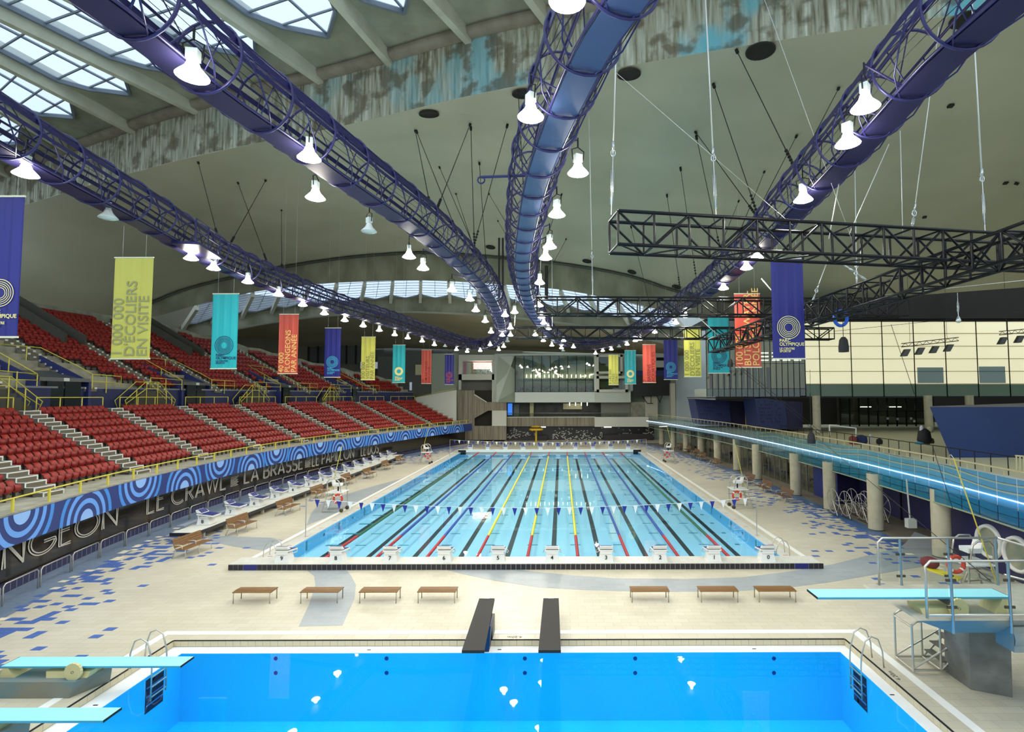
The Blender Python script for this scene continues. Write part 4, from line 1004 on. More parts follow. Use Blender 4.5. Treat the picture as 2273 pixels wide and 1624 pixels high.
gf = thing('glass_fascia', 'long curved blue wave-printed glass balustrade along the walkway edge', 'balustrade', (18, 50, 2.8))
y = 12.0
while y < 88:
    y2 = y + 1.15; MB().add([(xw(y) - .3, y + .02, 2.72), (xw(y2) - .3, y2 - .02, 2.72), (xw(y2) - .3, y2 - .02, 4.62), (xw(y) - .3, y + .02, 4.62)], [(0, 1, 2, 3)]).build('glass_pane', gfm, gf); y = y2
wstrip([(-.33, 2.66), (-.25, 2.66), (-.25, 2.72), (-.33, 2.72), (-.33, 2.66)], M('sage_metal', (150, 160, 130), .4), 'bottom_channel', gf)
hr = thing('handrail', 'long beige handrail with thin posts above the glass fascia', 'railing', (18, 50, 3.7))
beige_m = M('beige_metal', (196, 182, 138), .4, .3)
MB().path([(xw(y) + .02, y, 4.88) for y in YW if y > 9], .045, 6).build('rail', beige_m, hr)
y = 12.0
while y < 88: rod(hr, (xw(y) + .02, y, 3.72), (xw(y) + .02, y, 4.88), .02, 'post', beige_m); y += 1.15
r2 = thing('rear_railing', 'dark slatted railing on the upper floor behind the walkway', 'railing', (23, 45, 3.75))
MB().path([(xw(y) + 4.6, y, 4.75) for y in YW if 24 < y < 58], .03, 6).build('rail', black_metal, r2)
for i in range(28): rod(r2, (xw(24.5+i*1.2) + 4.6, 24.5+i*1.2, 3.75), (xw(24.5+i*1.2) + 4.6, 24.5+i*1.2, 4.75), .025, 'post', black_metal)
# indigo wall under the walkway with portholes
wi = struct('wall_right_lower', 'indigo painted wall under the walkway')
def wx(y): return xw(y) + 1.9
ysn = [8 + i for i in range(17)]
MB().grid([[(wx(y) - .9, y, 0), (wx(y) - .9, y, 3.35)] for y in [8, 12, 16, 20, 24, 26.5, 28.2]], False).build('wall_panel', navy_wall, wi)
MB().add([(wx(28.2) - .9, 28.2, 0), (wx(28.2) + .8, 28.2, 0), (wx(28.2) + .8, 28.2, 3.35), (wx(28.2) - .9, 28.2, 3.35)], [(0, 1, 2, 3)]).build('wall_panel', navy_wall, wi)
MB().grid([[(wx(y) + .8, y, 0), (wx(y) + .8, y, 3.35)] for y in [28.2, 31, 33, 36, 39.5]], False).build('wall_panel', navy_wall, wi)
MB().grid([[(wx(39.5) - .8, 39.5, 0), (wx(39.5) - .8, 39.5, 3.35)], [(wx(43.2) - .8, 43.2, 0), (wx(43.2) - .8, 43.2, 3.35)]], False).build('wall_panel', M('royal_blue_wall', (36, 50, 120), .55), wi)
MB().add([(wx(39.5) - .8, 39.5, 0), (wx(39.5) + .8, 39.5, 0), (wx(39.5) + .8, 39.5, 3.35), (wx(39.5) - .8, 39.5, 3.35)], [(0, 1, 2, 3)]).build('wall_panel', navy_wall, wi)
for i in range(1): pass
for y in (31, 34.5): MB().box(wx(y) + .72, wx(y) + .8, y - .05, y + .05, 0, 3.3).build('wall_joint', black, wi)
for k, (y, z) in enumerate(((24.75, 1.26), (23.05, 1.17))):
    x = wx(y) - .9; t = thing('porthole', 'round white framed porthole window in the indigo wall, %s from the left' % ORD[k], 'window', (x - .05, y, z), group='porthole windows')
    MB().lathe([(.62, 0), (.62, -.14), (.74, -.14), (.78, 0)], 32, (x - .02, y, z), 'x').build('ring', white, t)
    MB().disc((x - .06, y, z), .62, 32, 'x').build('glass', M('porthole_glass', (120, 132, 116), .1, c2=(160, 160, 130), scale=1.2), t)
# glazed gym front behind the columns
gy = thing('glazed_gym_front', 'glass front of the training rooms behind the right columns', 'glazing', (20, 62, 0))
gg2 = glassM('gym_glass', (206, 214, 206), ior=1.6)
y = 43.4; k = 0
while y < 86:
    y2 = y + 1.3
    MB().add([(wx(y) - .6, y + .03, 0), (wx(y2) - .6, y2 - .03, 0), (wx(y2) - .6, y2 - .03, 3.3), (wx(y) - .6, y + .03, 3.3)], [(0, 1, 2, 3)]).build('glass_pane', gg2, gy)
    MB().box(wx(y) - .64, wx(y) - .56, y - .03, y + .03, 0, 3.3).build('mullion', M('silver_bar', (150, 150, 140), .4, .5), gy); y = y2
gi = struct('wall_gym', 'olive back wall of the training rooms')
MB().grid([[(wx(y) + 3.5, y, 0), (wx(y) + 3.5, y, 3.3)] for y in [43, 50, 57, 64, 71, 78, 86]], False).build('wall_panel', M('gym_wall', (168, 156, 116), .7, c2=(80, 76, 60), scale=.8), gi)
MB().add([(wx(43.3) - .6, 43.3, 0), (wx(43.3) + 3.5, 43.3, 0), (wx(43.3) + 3.5, 43.3, 3.3), (wx(43.3) - .6, 43.3, 3.3)], [(0, 1, 2, 3)]).build('wall_panel', M('gym_wall'), gi)
for i in range(7):
    y = 47 + i * 5; t = thing('training_machine', 'steel framed training machine behind the gym glass, %s from the near end' % ORD[i], 'gym machine', (wx(y) + 1, y, 0), group='training machines behind glass')
    x = wx(y) + .9
    for dy in (-.5, .5): MB().path([(x - .5, y + dy, 0), (x - .5, y + dy, 1.7), (x + .4, y + dy, 1.9), (x + .6, y + dy, 0)], .05, 6).build('frame', M('machine_steel', (200, 200, 196), .35, .6), t)
    MB().box(x - .3, x + .3, y - .4, y + .4, .5, .62).build('seat', black, t); MB().box(x + .3, x + .5, y - .4, y + .4, .2, 1.4).build('weight_stack', black_metal, t)
    MB().box(x - .6, x + .4, y - .2, y + .2, 3.1, 3.2).build('added_room_light', lit, t)  # glowing box added to brighten the room behind the glass
# upper glazed box
Yg = 62.0; YM[0] = 796
gb = thing('glazed_box', 'long raised box of cream backlit glass panels on the right', 'building part', atY(1900, 880, Yg))
cream = M('backlit_cream_panel', (240, 234, 196), .5, emit=.62, c2=(226, 220, 180), scale=.08)
sagep = M('sage_glass_band', (116, 136, 118), .35)
vx = [1787, 1820, 1890, 1960, 2030, 2100, 2170, 2240, 2310, 2380]; hy = [713, 740, 768, 796, 824, 852, 880]
pm = {}
for i in range(len(vx) - 1):
    for j in range(6):
        RB('glass_panel', (vx[i] + 1, hy[j] + 1, vx[i+1] - 1, hy[j+1] - 1), Yg + .05, cream if j < 5 else sagep, gb, .06)
for x in vx: RB('mullion', (x - 1.2, 711, x + .6, 881), Yg, black_metal, gb, .05)
for y in hy: RB('transom', (1786, y - 1, 2381, y + 1), Yg - .02, black_metal, gb, .07)
RB('roof', (1566, 706, 2381, 712), Yg, black_metal, gb, 9.5); RB('underside', (1566, 880, 2381, 884), Yg, M('dark_soffit', (40, 38, 36), .8), gb, 9.5)
RB('backing', (1788, 713, 2381, 880), Yg + .4, offwhite, gb, .2)
for r in ((2035, 815, 2093, 850), (2172, 813, 2230, 850)): RB('grey_blue_patch', r, Yg + .02, M('grey_blue_sheet', (158, 176, 172), .4), gb, .02)  # two greyish blue sheets laid over the cream panels
cg = MATS['clear_glass']
for i in range(17):
    x0 = 1568 + i * 12.9
    for y0, y1 in ((712, 757), (758, 806), (807, 862), (863, 880)): RB('glass_pane', (x0 + .6, y0, x0 + 12.3, y1), Yg, gg2, gb, .03)
    RB('mullion', (x0 - .5, 711, x0 + .5, 880), Yg - .04, black_metal, gb, .12)
for y in (757.5, 806.5, 862.5): RB('transom', (1568, y - .7, 1787, y + .7), Yg - .04, black_metal, gb, .12)
RB('inner_wall', (1568, 713, 1787, 862), Yg + 9, M('glowing_warm_interior', (168, 158, 118), .7, emit=.22, c2=(196, 186, 150), scale=.8, stretch=(3, 1, .1)), gb, .2)  # wall given a glow of its own in place of room light
RB('inner_floor', (1568, 862, 1787, 880), Yg + 2, M('pale_bench', (160, 166, 152), .6), gb, 6)
for i in range(10):
    x = 1575 + i * 14; RB('curtain', (x, 815, x + 7, 862), Yg + 2, M('curtain_tan', (178, 164, 120), .8) if i % 3 else M('curtain_rust', (130, 60, 40), .8), gb, .15)
for i in range(12): RB('light_strip', (1690 + (i % 4) * 24, 782 + (i // 4) * 8, 1706 + (i % 4) * 24, 784 + (i // 4) * 8), Yg + 5, lit, gb, .1)
YM[0] = None
for k, (px, Y) in enumerate(((1812, 60.5), (2060, 60.5), (2152, 60.5))):
    p = atY(px, 900, Y); t = thing('column', 'round column holding up the cream glazed box, %s from the left' % ORD[k], 'column', (p.x, Y, 3.75), group='columns under the glazed box'); MB().lathe([(.42, 3.75), (.42, 7.9)], 16, (p.x, Y, 0)).build('shaft', col_m, t)
# dark glass rooms below
dg = thing('dark_glazing', 'dark glazed rooms below the cream box', 'glazing', atY(1950, 962, 72))
RB('back_wall', (1860, 880, 2070, 975), 76, M('olive_dim', (60, 56, 38), .6, c2=(40, 38, 28), scale=.6), dg, .2)
for i in range(10): RB('mullion', (1865 + i * 21, 880, 1867 + i * 21, 963), 72, black_metal, dg, .2); RB('pane', (1867.5 + i * 21, 882, 1885.5 + i * 21, 960), 72.1, MATS['gym_glass'], dg, .02)
RB('transom', (1865, 911, 2056, 913), 72, black_metal, dg, .2)
for x, w_ in ((1910, 24), (1975, 26)): RB('lamp_strip', (x, 902, x + w_, 903.5), 74, lit, dg, .1)
for x, y in ((1968, 926), (1990, 927), (2020, 926), (2027, 932)): RB('notice', (x, y, x + 5, y + 5), 71.9, offwhite, dg, .02)
# blue volumes
def prismY(pts, Y0, Y1, name, mat, parent): q = [atY(x, y, Y0) for x, y in pts]; return MB().prism([(p.x, p.z) for p in q], Y0, Y1, 'y').build(name, mat, parent)
volm = M('blue_volume_paint', (20, 44, 88), .5, c2=(24, 50, 100), scale=.2); volt = M('grey_top', (112, 108, 98), .8)
t = thing('blue_volume', 'large dark blue tapering volume on the upper floor at right edge', 'building part', atY(2200, 1020, 36))
fr4 = [atY(2112, 1018, 36), atY(2420, 1022, 36), atY(2064, 903, 36), atY(2420, 905, 36)]; bk4 = [atY(2330, 1000, 46), atY(2500, 1000, 46)]; zt = fr4[2].z
MB().hexa([fr4[0], fr4[1], bk4[1], bk4[0], (fr4[2].x, 36, zt), (fr4[3].x, 36, zt), (atY(2500, 890, 50).x, 50, zt), (atY(2290, 890, 50).x, 50, zt)]).build('body', volm, t)
MB().hexa([(fr4[2].x, 36, zt), (fr4[3].x, 36, zt), (atY(2500, 890, 50).x, 50, zt), (atY(2290, 890, 50).x, 50, zt), (fr4[2].x, 36, zt + .05), (fr4[3].x, 36, zt + .05), (atY(2500, 890, 50).x, 50, zt + .05), (atY(2290, 890, 50).x, 50, zt + .05)]).build('top', volt, t)
slot = M('dark_slot', (20, 26, 56), .6)
for k, (pts, Y, nr) in enumerate((([(1543, 885), (1618, 889), (1624, 945), (1554, 942)], 70, 4), ([(1675, 880), (1742, 890), (1748, 952), (1684, 948)], 62, 7))):
    t = thing('blue_booth', ['dark blue leaning booth with small slots, nearer the far end', 'dark blue leaning booth with many slot rows, under the clear glazing'][k], 'booth', atY(pts[2][0], pts[2][1], Y))
    prismY(pts, Y, Y + 4, 'body', M('booth_blue', (36, 46, 88), .55), t)
    x0 = pts[1][0]; prismY([(x0, pts[1][1]), (x0 + 40, pts[1][1] + 2), (x0 + 40, pts[2][1]), (pts[2][0], pts[2][1])], Y + .4, Y + 4, 'side_wall', M('booth_side', (34, 30, 66), .6), t)
    mb = MB()
    for r in range(nr):
        for i in range(11):
            if R.random() < .62:
                x = pts[0][0] + 8 + i * 4.6 + r; y = pts[0][1] + 9 + r * 7.5; rectY(mb, x, y, x + 2, y + 4, Y - .03, .05)
    mb.build('slots', slot, t, kind='stuff')
t = thing('yellow_lockers', 'narrow yellow wall strip between the two blue booths', 'wall panel', atY(1665, 945, 68)); RB('panel', (1656, 880, 1674, 948), 68, M('mustard', (150, 130, 40), .6), t, .4)
for x in (1660, 1666): RB('joint', (x, 880, x + 1.2, 948), 67.9, black, t, .1)
prismY([(1590, 880), (1860, 880), (1860, 960), (1590, 948)], 77, 77.4, 'wall_panel', M('black_brown_shade_wall'), gi)
# goal, bags
t = thing('water_polo_goal', 'white tubular goal frame standing on the upper floor', 'goal', atY(1865, 968, 50))
for a, b in (((1841, 943), (1842, 966)), ((1841, 943), (1900, 950)), ((1900, 950), (1900, 972))): rod(t, atY(*a, 50), atY(*b, 50), .06, 'bar', white)
for k, (px, py, w_, h_, c) in enumerate(((1893, 970, 16, 18, (120, 60, 50)), (1912, 972, 22, 20, (30, 44, 84)), (1932, 976, 6, 22, (190, 186, 180)), (1952, 978, 12, 12, (30, 26, 26)))):
    a = atY(px, py, 46); wv = w_ * 46 / FOC; hv = h_ * 46 / FOC
    o = MB().lathe([(wv*.45, 0), (wv*.55, hv*.3), (wv*.5, hv*.8), (wv*.2, hv), (0, hv*1.02)], 10, (a.x, 46, 3.76)).build('cloth_bundle', M('bundle_%d' % k, c, .8)); tag(o, ['rust coloured bundle beside the white goal', 'navy covered bundle on the upper floor', 'slim white towel hung near the rear railing', 'small black bag on the floor by the rear railing'][k], 'bundle')
t = thing('equipment_pile', 'black bags with striped towel piled beside the large blue volume', 'bags', atY(2055, 975, 40))
for (px, py, w_, h_, c) in ((2052, 985, 26, 34, (24, 24, 26)), (2046, 966, 8, 22, (210, 210, 214)), (2064, 960, 12, 14, (196, 188, 150)), (2042, 986, 18, 6, (70, 160, 190)), (2068, 984, 10, 12, (110, 76, 36))):
    a = atY(px, py, 40); wv = w_ * 40 / FOC; hv = h_ * 40 / FOC
    MB().lathe([(wv*.4, 0), (wv*.55, hv*.25), (wv*.45, hv*.8), (wv*.2, hv), (0, hv)], 9, (a.x, 40, max(3.76, a.z))).build('bag', M('bag_%d_%d' % (px, py), c, .7), t)
t = thing('side_cage', 'short beige barred cage at the far right edge', 'cage', atY(2262, 1040, 24))
for i in range(4): rod(t, atY(2256 + i * 8, 1011, 24), atY(2256 + i * 8, 1050, 24), .03, 'bar', beige_m)
rod(t, atY(2254, 1011, 24), atY(2290, 1014, 24), .035, 'bar', beige_m)
# wall mounted box and pole
p = atY(2023, 1160, 27.6)
t = thing('electric_box', 'grey electric box on a pipe at the indigo wall', 'box', (p.x, 27.6, 1.3)); MB().box(p.x - .22, p.x + .22, 27.5, 27.8, p.z - .25, p.z + .2).build('box', M('box_grey', (170, 174, 166), .5), t); rod(t, (p.x, 27.7, p.z + .2), (p.x - .1, 27.7, p.z + 2.2), .04, 'pipe', M('box_grey'))
# exit sign
t = thing('exit_sign', 'small red lit exit sign under the far end of the walkway', 'sign', atY(1513, 962, 80)); RB('panel', (1510, 959.5, 1516, 963), 80, M('exit_red', (230, 40, 60), .4, emit=1.0), t, .1)
# lane-line storage reels
def reel(px, py, k):
    p = atZ(px, py, 0)
    t = thing('lane_rope_reel', 'steel lane rope reel wheel beside the columns, %s from the left' % ORD[k], 'reel', (p.x, p.y, 0), group='lane rope reels')
    x, y = p.x, p.y; rr = .78; c = Vector((x, y, .95))
    for dx in (0, 1.3):
        cc_ = c + Vector((dx, dx * .0, 0))
        MB().path([cc_ + Vector((0, math.cos(a) * rr, math.sin(a) * rr)) for a in [2*PI*i/28 for i in range(28)]], .022, 6, True).build('wheel_rim', steel, t)
        for i in range(3):
            a = PI * i / 3 + .3; v = Vector((0, math.cos(a) * rr, math.sin(a) * rr)); rod(t, cc_ - v, cc_ + v, .014, 'spoke', steel)
        for s in (-1, 1): rod(t, cc_, (cc_.x, y + s * .55, .05), .026, 'leg', steel)
        rod(t, (cc_.x, y - .6, .06), (cc_.x, y + .6, .06), .026, 'foot', M('dark_steel', (70, 66, 56), .4, .7))
    rod(t, c, c + Vector((1.3, 0, 0)), .04, 'axle', steel)
reel(1850, 1143, 0); reel(1878, 1150, 1); reel(1915, 1158, 2)
# ================================================================ hanging catwalks
def zrel_lim(px, py, Z, Ymax=84):
    p = atZ(px, py, Z)
    return p if 0 < p.y < Ymax else atY(px, py, Ymax)
def resample(pts, step):
    out = [pts[0]]; acc = 0
    for a, b in zip(pts, pts[1:]):
        L = (b - a).length
        while acc + L >= step:
            t = (step - acc) / L; a = a.lerp(b, t); out.append(a); L = (b - a).length; acc = 0
        acc += L
    return out
def crom(pts, n=8):
    out = []
    for i in range(len(pts) - 1):
        p0 = pts[max(0, i-1)]; p1 = pts[i]; p2 = pts[i+1]; p3 = pts[min(len(pts)-1, i+2)]
        for k in range(n):
            t = k / n; out.append(0.5 * ((2*p1) + (p2-p0)*t + (2*p0-5*p1+4*p2-p3)*t*t + (3*p1-p0-3*p2+p3)*t**3))
    out.append(pts[-1]); return out
HR = .80
hoop_me = MB().path([(0, math.cos(a) * HR * 1.04, math.sin(a) * HR * 1.04) for a in [2*PI*i/28 for i in range(28)]], .036, 6, True).mesh('hoop', purple)
plate_m = M('indigo_plate', (36, 34, 76), .5, .1); plate_sheen_m = M('indigo_plate_sheen', (62, 80, 124), .4, .1)  # second plate is lighter: glossy reflection painted into its colour
CWP = {}
def catwalk(key, label, px, Z=15.5, plate=None):
    pts = [zrel_lim(x, y, Z) for x, y in px]
    pts = resample(crom(pts), .6); CWP[key] = pts
    t = thing('lighting_catwalk', label, 'catwalk', tuple(pts[0]), group='curved hanging catwalks')
    fr = []
    for i, p in enumerate(pts):
        T = (pts[min(i+1, len(pts)-1)] - pts[max(i-1, 0)]).normalized(); S = T.cross(Vector((0, 0, 1))).normalized() * HR; U = S.cross(T)
        fr.append((p, T, S, U))
    def line(u, v): return [p + S * u + U * v for p, T, S, U in fr]
    for (u, v, r) in ((0, 1.0, .05), (.75, .66, .035), (-.75, .66, .035), (.46, -.88, .035), (-.46, -.88, .035)): MB().path(line(u, v), r, 6).build('chord', purple, t)
    for s in (-1, 1):
        for k in (0, 1, 2): MB().path(line(s * (.98 - .1 * k), -.18 - .18 * k), .008, 3).build('wire', black_metal, t)
    a, b = line(-.42, -.9), line(.42, -.9); c, d = line(-.42, -.94), line(.42, -.94)
    MB().grid([[p, q] for p, q in zip(a, b)], False).grid([[q, p] for p, q in zip(c, d)], False).build('floor_plate', plate or plate_m, t)
    for s in (-1, 1):
        for v0, v1, u0 in ((.30, .50, .9), (-.08, .08, .98)):
            a, b = line(s * u0, v0), line(s * u0, v1); MB().grid([[p, q] for p, q in zip(a, b)], False).build('side_band', purple, t)
    lat = MB()
    for i in range(0, len(fr) - 3, 3):
        p, T, S, U = fr[i]; q, T2, S2, U2 = fr[i+3]; T = T.normalized(); Sn = S.normalized(); Un = U.normalized()
        m = Matrix(((T.x, Sn.x, Un.x, p.x), (T.y, Sn.y, Un.y, p.y), (T.z, Sn.z, Un.z, p.z), (0, 0, 0, 1)))
        put('hoop', hoop_me, t, mat4=m)
        g, h = fr[i+1], fr[i+2]
        lat.tube(p + U, q + S2 * .75 + U2 * .66, .016, 4); lat.tube(p + U, q - S2 * .75 + U2 * .66, .016, 4)
        for s in (-1, 1):
            # bowed stays that cross from side to side under the plate
            lat.path([p + S * s * .9 + U * .4, g[0] + g[2] * s * 1.02 - g[3] * .2, h[0] + h[2] * s * .8 - h[3] * .72, q + S2 * s * .3 - U2 * .98, q - S2 * s * .3 - U2 * .98], .02, 5)
            lat.tube(g[0] + g[2] * s * .75 + g[3] * .66, g[0] + g[2] * s * .98, .018, 4); lat.tube(h[0] + h[2] * s * .98, h[0] + h[2] * s * .55 - h[3] * .86, .018, 4)
    lat.build('lattice', purple, t, kind='stuff')
    return t, fr
T1, F1 = catwalk('T1', 'indigo hooped lighting catwalk sweeping down from the left edge', [(-330, 110), (-150, 190), (0, 280), (180, 385), (330, 470), (480, 560), (640, 632), (760, 676), (880, 712), (970, 742), (1040, 762), (1080, 762), (1108, 748), (1116, 728)])
T2, F2 = catwalk('T2', 'indigo hooped lighting catwalk running from the top left towards the middle', [(60, -190), (200, -95), (330, 15), (480, 145), (640, 265), (800, 385), (930, 480), (1020, 560), (1075, 620), (1100, 665), (1112, 700), (1116, 728)])
T3, F3 = catwalk('T3', 'indigo hooped lighting catwalk hanging near the middle, seen from below', [(1500, -260), (1400, -100), (1320, 30), (1262, 160), (1222, 260), (1190, 360), (1172, 450), (1160, 540), (1162, 600), (1174, 655), (1196, 700), (1222, 735), (1250, 755)], plate=plate_sheen_m)
T4, F4 = catwalk('T4', 'indigo hooped lighting catwalk descending from the top right corner', [(2330, -160), (2190, -30), (2080, 75), (1960, 215), (1860, 330), (1760, 440), (1680, 530), (1600, 605), (1520, 668), (1450, 710), (1400, 738), (1345, 760), (1295, 764), (1250, 755)])
# little service platform on the left catwalk
i = min(range(len(F1)), key=lambda k: abs(to_px(F1[k][0])[0] - 405)); p, T, S, U = F1[i]
t = thing('service_platform', 'small railed service platform attached to the left catwalk', 'platform', tuple(p))
q0 = p + Vector((0, 0, -.8)) + S * .9
MB().obox(q0 - T * 1.3, q0 + T * 1.3, 1.1, .12).build('deck', purple, t)
for a in (-1.3, 0, 1.3): rod(t, q0 + T * a + S * .5, q0 + T * a + S * .5 + Vector((0, 0, 1.1)), .03, 'post', purple)
for h in (.6, 1.1): rod(t, q0 - T * 1.3 + S * .5 + Vector((0, 0, h)), q0 + T * 1.3 + S * .5 + Vector((0, 0, h)), .03, 'rail', purple)
# ---------------- floodlights
bulb = bpy.data.materials.new('floodlight_glow'); bulb.use_nodes = True
b_ = bulb.node_tree.nodes['Principled BSDF']; b_.inputs['Emission Color'].default_value = (1, .95, .86, 1); b_.inputs['Emission Strength'].default_value = LAMP_W; b_.inputs['Base Color'].default_value = (1, 1, 1, 1)
shade = M('enamel_shade', (214, 226, 222), .3); shade_in = M('frosted_lens', (196, 214, 208), .2)
shade_on = M('glowing_refractor', (255, 246, 226), .3, emit=34)
def lampproto(lit_):
    t = thing('floodlight', '', 'floodlight', group='bell floodlights under the catwalks' if lit_ else 'switched off bell floodlights')
    sh_ = MB().lathe([(.07, .42), (.12, .36), (.17, .22), (.33, .04), (.36, 0), (.345, 0), (.16, .2)], 18)
    sh_ = sh_.build('bell_shade', shade_on if lit_ else shade, t, w=False)
    MB().lathe([(.34, .02), (.26, -.04), (.12, -.07), (0, -.075)], 18).build('lens', bulb if lit_ else shade_in, sh_, w=False)
    MB().box(-.13, .13, -.1, .1, .40, .66).build('ballast', shade, t, w=False)
    MB().path([(-.2, 0, .45), (-.24, 0, .8), (0, 0, .92), (.24, 0, .8), (.2, 0, .45)], .02, 5).box(-.02, .02, -.02, .02, .9, 1.25).build('bracket', black_metal, t, w=False)
    return t
P_on, P_off = lampproto(True), lampproto(False)
L_T1 = [(57, 388), (424, 575), (474, 597), (550, 627), (618, 655), (672, 678), (720, 697), (765, 712), (806, 724), (842, 734), (876, 744), (905, 751), (937, 758), (964, 766), (1013, 777), (1037, 781), (1066, 779)]
L_T2 = [(427, 170), (686, 352), (700, 440), (908, 571), (939, 597), (1003, 645), (1043, 666), (1056, 690), (1077, 714), (1090, 738), (1115, 745), (1088, 766), (1121, 701), (1142, 694), (1133, 729), (1133, 745), (1118, 770), (1107, 777)]
L_T3 = [(1259, 2), (1178, 260), (1283, 385), (1236, 478), (1220, 549), (1211, 574), (1198, 629), (1197, 679), (1202, 705), (1207, 718), (1217, 730), (1188, 744), (1206, 757), (1225, 767), (1251, 757), (1246, 773), (1273, 771)]
L_T4 = [(1921, 240), (1882, 320), (1783, 445), (1680, 573), (1657, 596), (1606, 641), (1522, 703), (1500, 718), (1454, 738), (1421, 754), (1410, 757), (1392, 765), (1357, 776), (1338, 779), (1322, 785)]
lamps = []
for lst, nm in ((L_T1, 'left'), (L_T2, 'upper left'), (L_T3, 'middle'), (L_T4, 'right')):
    for i, (x, y) in enumerate(lst):
        p = zrel_lim(x, y, 14.4, 83)
        o = dup(P_on, tuple(p), R.random() * 3, 'glowing bell floodlight, %s one from the near end of the %s catwalk' % (ORD[i], nm))
        lamps.append((o, p))
for (x, y), lb in (((240, 484), 'unlit bell floodlight hanging under the left catwalk near the service platform'), ((819, 514), 'unlit bell floodlight hanging under the upper left catwalk'), ((988, 769), 'unlit white bell floodlight near the end of the left catwalk'), ((1126, 758), 'unlit bell floodlight below the catwalk junction left of middle'), ((1374, 770), 'unlit bell floodlight at the far bend of the right catwalk'), ((1500 - 250, 779), 'unlit bell floodlight beneath the middle catwalk bend')):
    p = zrel_lim(x, y, 14.4, 83); lamps.append((dup(P_off, tuple(p), R.random() * 3, lb), p))
allfr = [f[0] for F in (F1, F2, F3, F4) for f in F]
for o, p in lamps:
    q = min(allfr, key=lambda v: (v - p).length); a = math.cos(-o.rotation_euler.z); b = math.sin(-o.rotation_euler.z)
    d = q + Vector((0, 0, -.6)) - p; l = Vector((d.x * a - d.y * b, d.x * b + d.y * a, d.z)) / .85
    rod(o, (0, 0, 1.2), l, .03, 'hanger_arm', purple, w=False, n=6)
    o.scale = (.85, .85, .85)
# ---------------- suspension wires from the vault to the catwalks
wire_m = M('dark_wire', (40, 38, 34), .5, .5)
def nearest(fr, px, py):
    def dd(k):
        q = to_px(fr[k][0] + fr[k][3]); return (q[0]-px)**2 + (q[1]-py)**2
    k = min(range(len(fr)), key=dd); return fr[k][0] + fr[k][3] * 1.0
def hang(a, px, py, fr, nm, n):
    h = vault_hit(*a)
    if not h[0]: return
    e = nearest(fr, px, py)
    t = thing('suspension_wire', 'thin dark wire holding the %s catwalk from the vault, %s from the left' % (nm, n), 'wire', tuple(h[0]), group='suspension wires')
    MB().tube(h[0], e, .022, 5).build('wire', wire_m, t)
    d = (h[0] - e).normalized(); mb = MB()
    mb.tube(h[0] - d * .05, h[0] - d * .35, .09, 6)
    for i in range(5): mb.tube(e + d * (.6 + i * .22), e + d * (.6 + i * .22 + .08), .07, 5)
    mb.build('clamps', wire_m, t, kind='stuff')
W = [((440, 360), 475, 530, F1, 'left'), ((528, 405), 580, 600, F1, 'left'), ((590, 400), 505, 560, F1, 'left'), ((625, 466), 612, 620, F1, 'left'), ((330, 210), 395, 500, F1, 'left'),
     ((704, 170), 604, 160, F2, 'upper left'), ((600, 300), 700, 300, F2, 'upper left'), ((870, 60), 836, 360, F2, 'upper left'), ((922, 290), 945, 470, F2, 'upper left'), ((924, 290), 1000, 540, F2, 'upper left'), ((1044, 275), 960, 470, F2, 'upper left'), ((975, 370), 1050, 590, F2, 'upper left'), ((1045, 280), 1085, 540, F2, 'upper left'), ((1064, 360), 1078, 600, F2, 'upper left'), ((1012, 430), 1045, 580, F2, 'upper left'), ((1127, 275), 1040, 560, F2, 'upper left'), ((1150, 200), 1150, 460, F3, 'middle'), ((1085, 430), 1148, 560, F3, 'middle'), ((1105, 490), 1152, 600, F3, 'middle'),
     ((1247, 430), 1172, 640, F3, 'middle'), ((1257, 530), 1190, 660, F3, 'middle'), ((1583, 185), 1690, 490, F4, 'right'), ((1634, 110), 1777, 385, F4, 'right'), ((1838, 60), 1898, 190, F4, 'right'), ((1862, 195), 1772, 400, F4, 'right'), ((1769, 300), 1650, 510, F4, 'right'), ((1697, 380), 1640, 560, F4, 'right'), ((1543, 292), 1695, 500, F4, 'right'), ((1545, 300), 1620, 590, F4, 'right'), ((1510, 370), 1560, 640, F4, 'right'), ((1640, 445), 1590, 600, F4, 'right'), ((1985, 50), 1955, 140, F4, 'right'), ((1480, 430), 1520, 660, F4, 'right'), ((1400, 500), 1450, 700, F4, 'right')]
cnt = {}
for a, x, y, fr, nm in W: cnt[nm] = cnt.get(nm, 0) + 1; hang(a, x, y, fr, nm, ORD[cnt[nm] - 1])
# ---------------- black box trusses over the pool deck
truss_m = M('black_truss_tube', (30, 30, 32), .28, .75)
TRUSS = []
def box_truss(label, P0, P1, s=.95, bays=14, depth=None, r=.055):
    P0, P1 = Vector(P0), Vector(P1); T = (P1 - P0).normalized(); S = T.cross(Vector((0, 0, 1))).normalized() * s / 2; U = Vector((0, 0, s / 2))
    t = thing('box_truss', label, 'truss', tuple(P0), group='black box trusses')
    cs = {(a, b): (P0 + S * a + U * b, P1 + S * a + U * b) for a in (-1, 1) for b in (-1, 1)}
    for a, b in cs.values(): rod(t, a, b, r, 'chord', truss_m, n=10)
    L = (P1 - P0) / bays
    for i in range(bays + 1):
        o = L * i
        for a in (-1, 1): rod(t, cs[(a, -1)][0] + o, cs[(a, 1)][0] + o, r * .7, 'upright', truss_m, n=6)
        for b in (-1, 1): rod(t, cs[(-1, b)][0] + o, cs[(1, b)][0] + o, r * .6, 'cross_bar', truss_m, n=6)
        if i < bays:
            for a in (-1, 1):
                b0 = -1 if i % 2 else 1; rod(t, cs[(a, b0)][0] + o, cs[(a, -b0)][0] + o + L, r * .7, 'brace', truss_m, n=6)
            a0 = -1 if i % 2 else 1; rod(t, cs[(a0, -1)][0] + o, cs[(-a0, -1)][0] + o + L, r * .5, 'brace', truss_m, n=6)
    return t
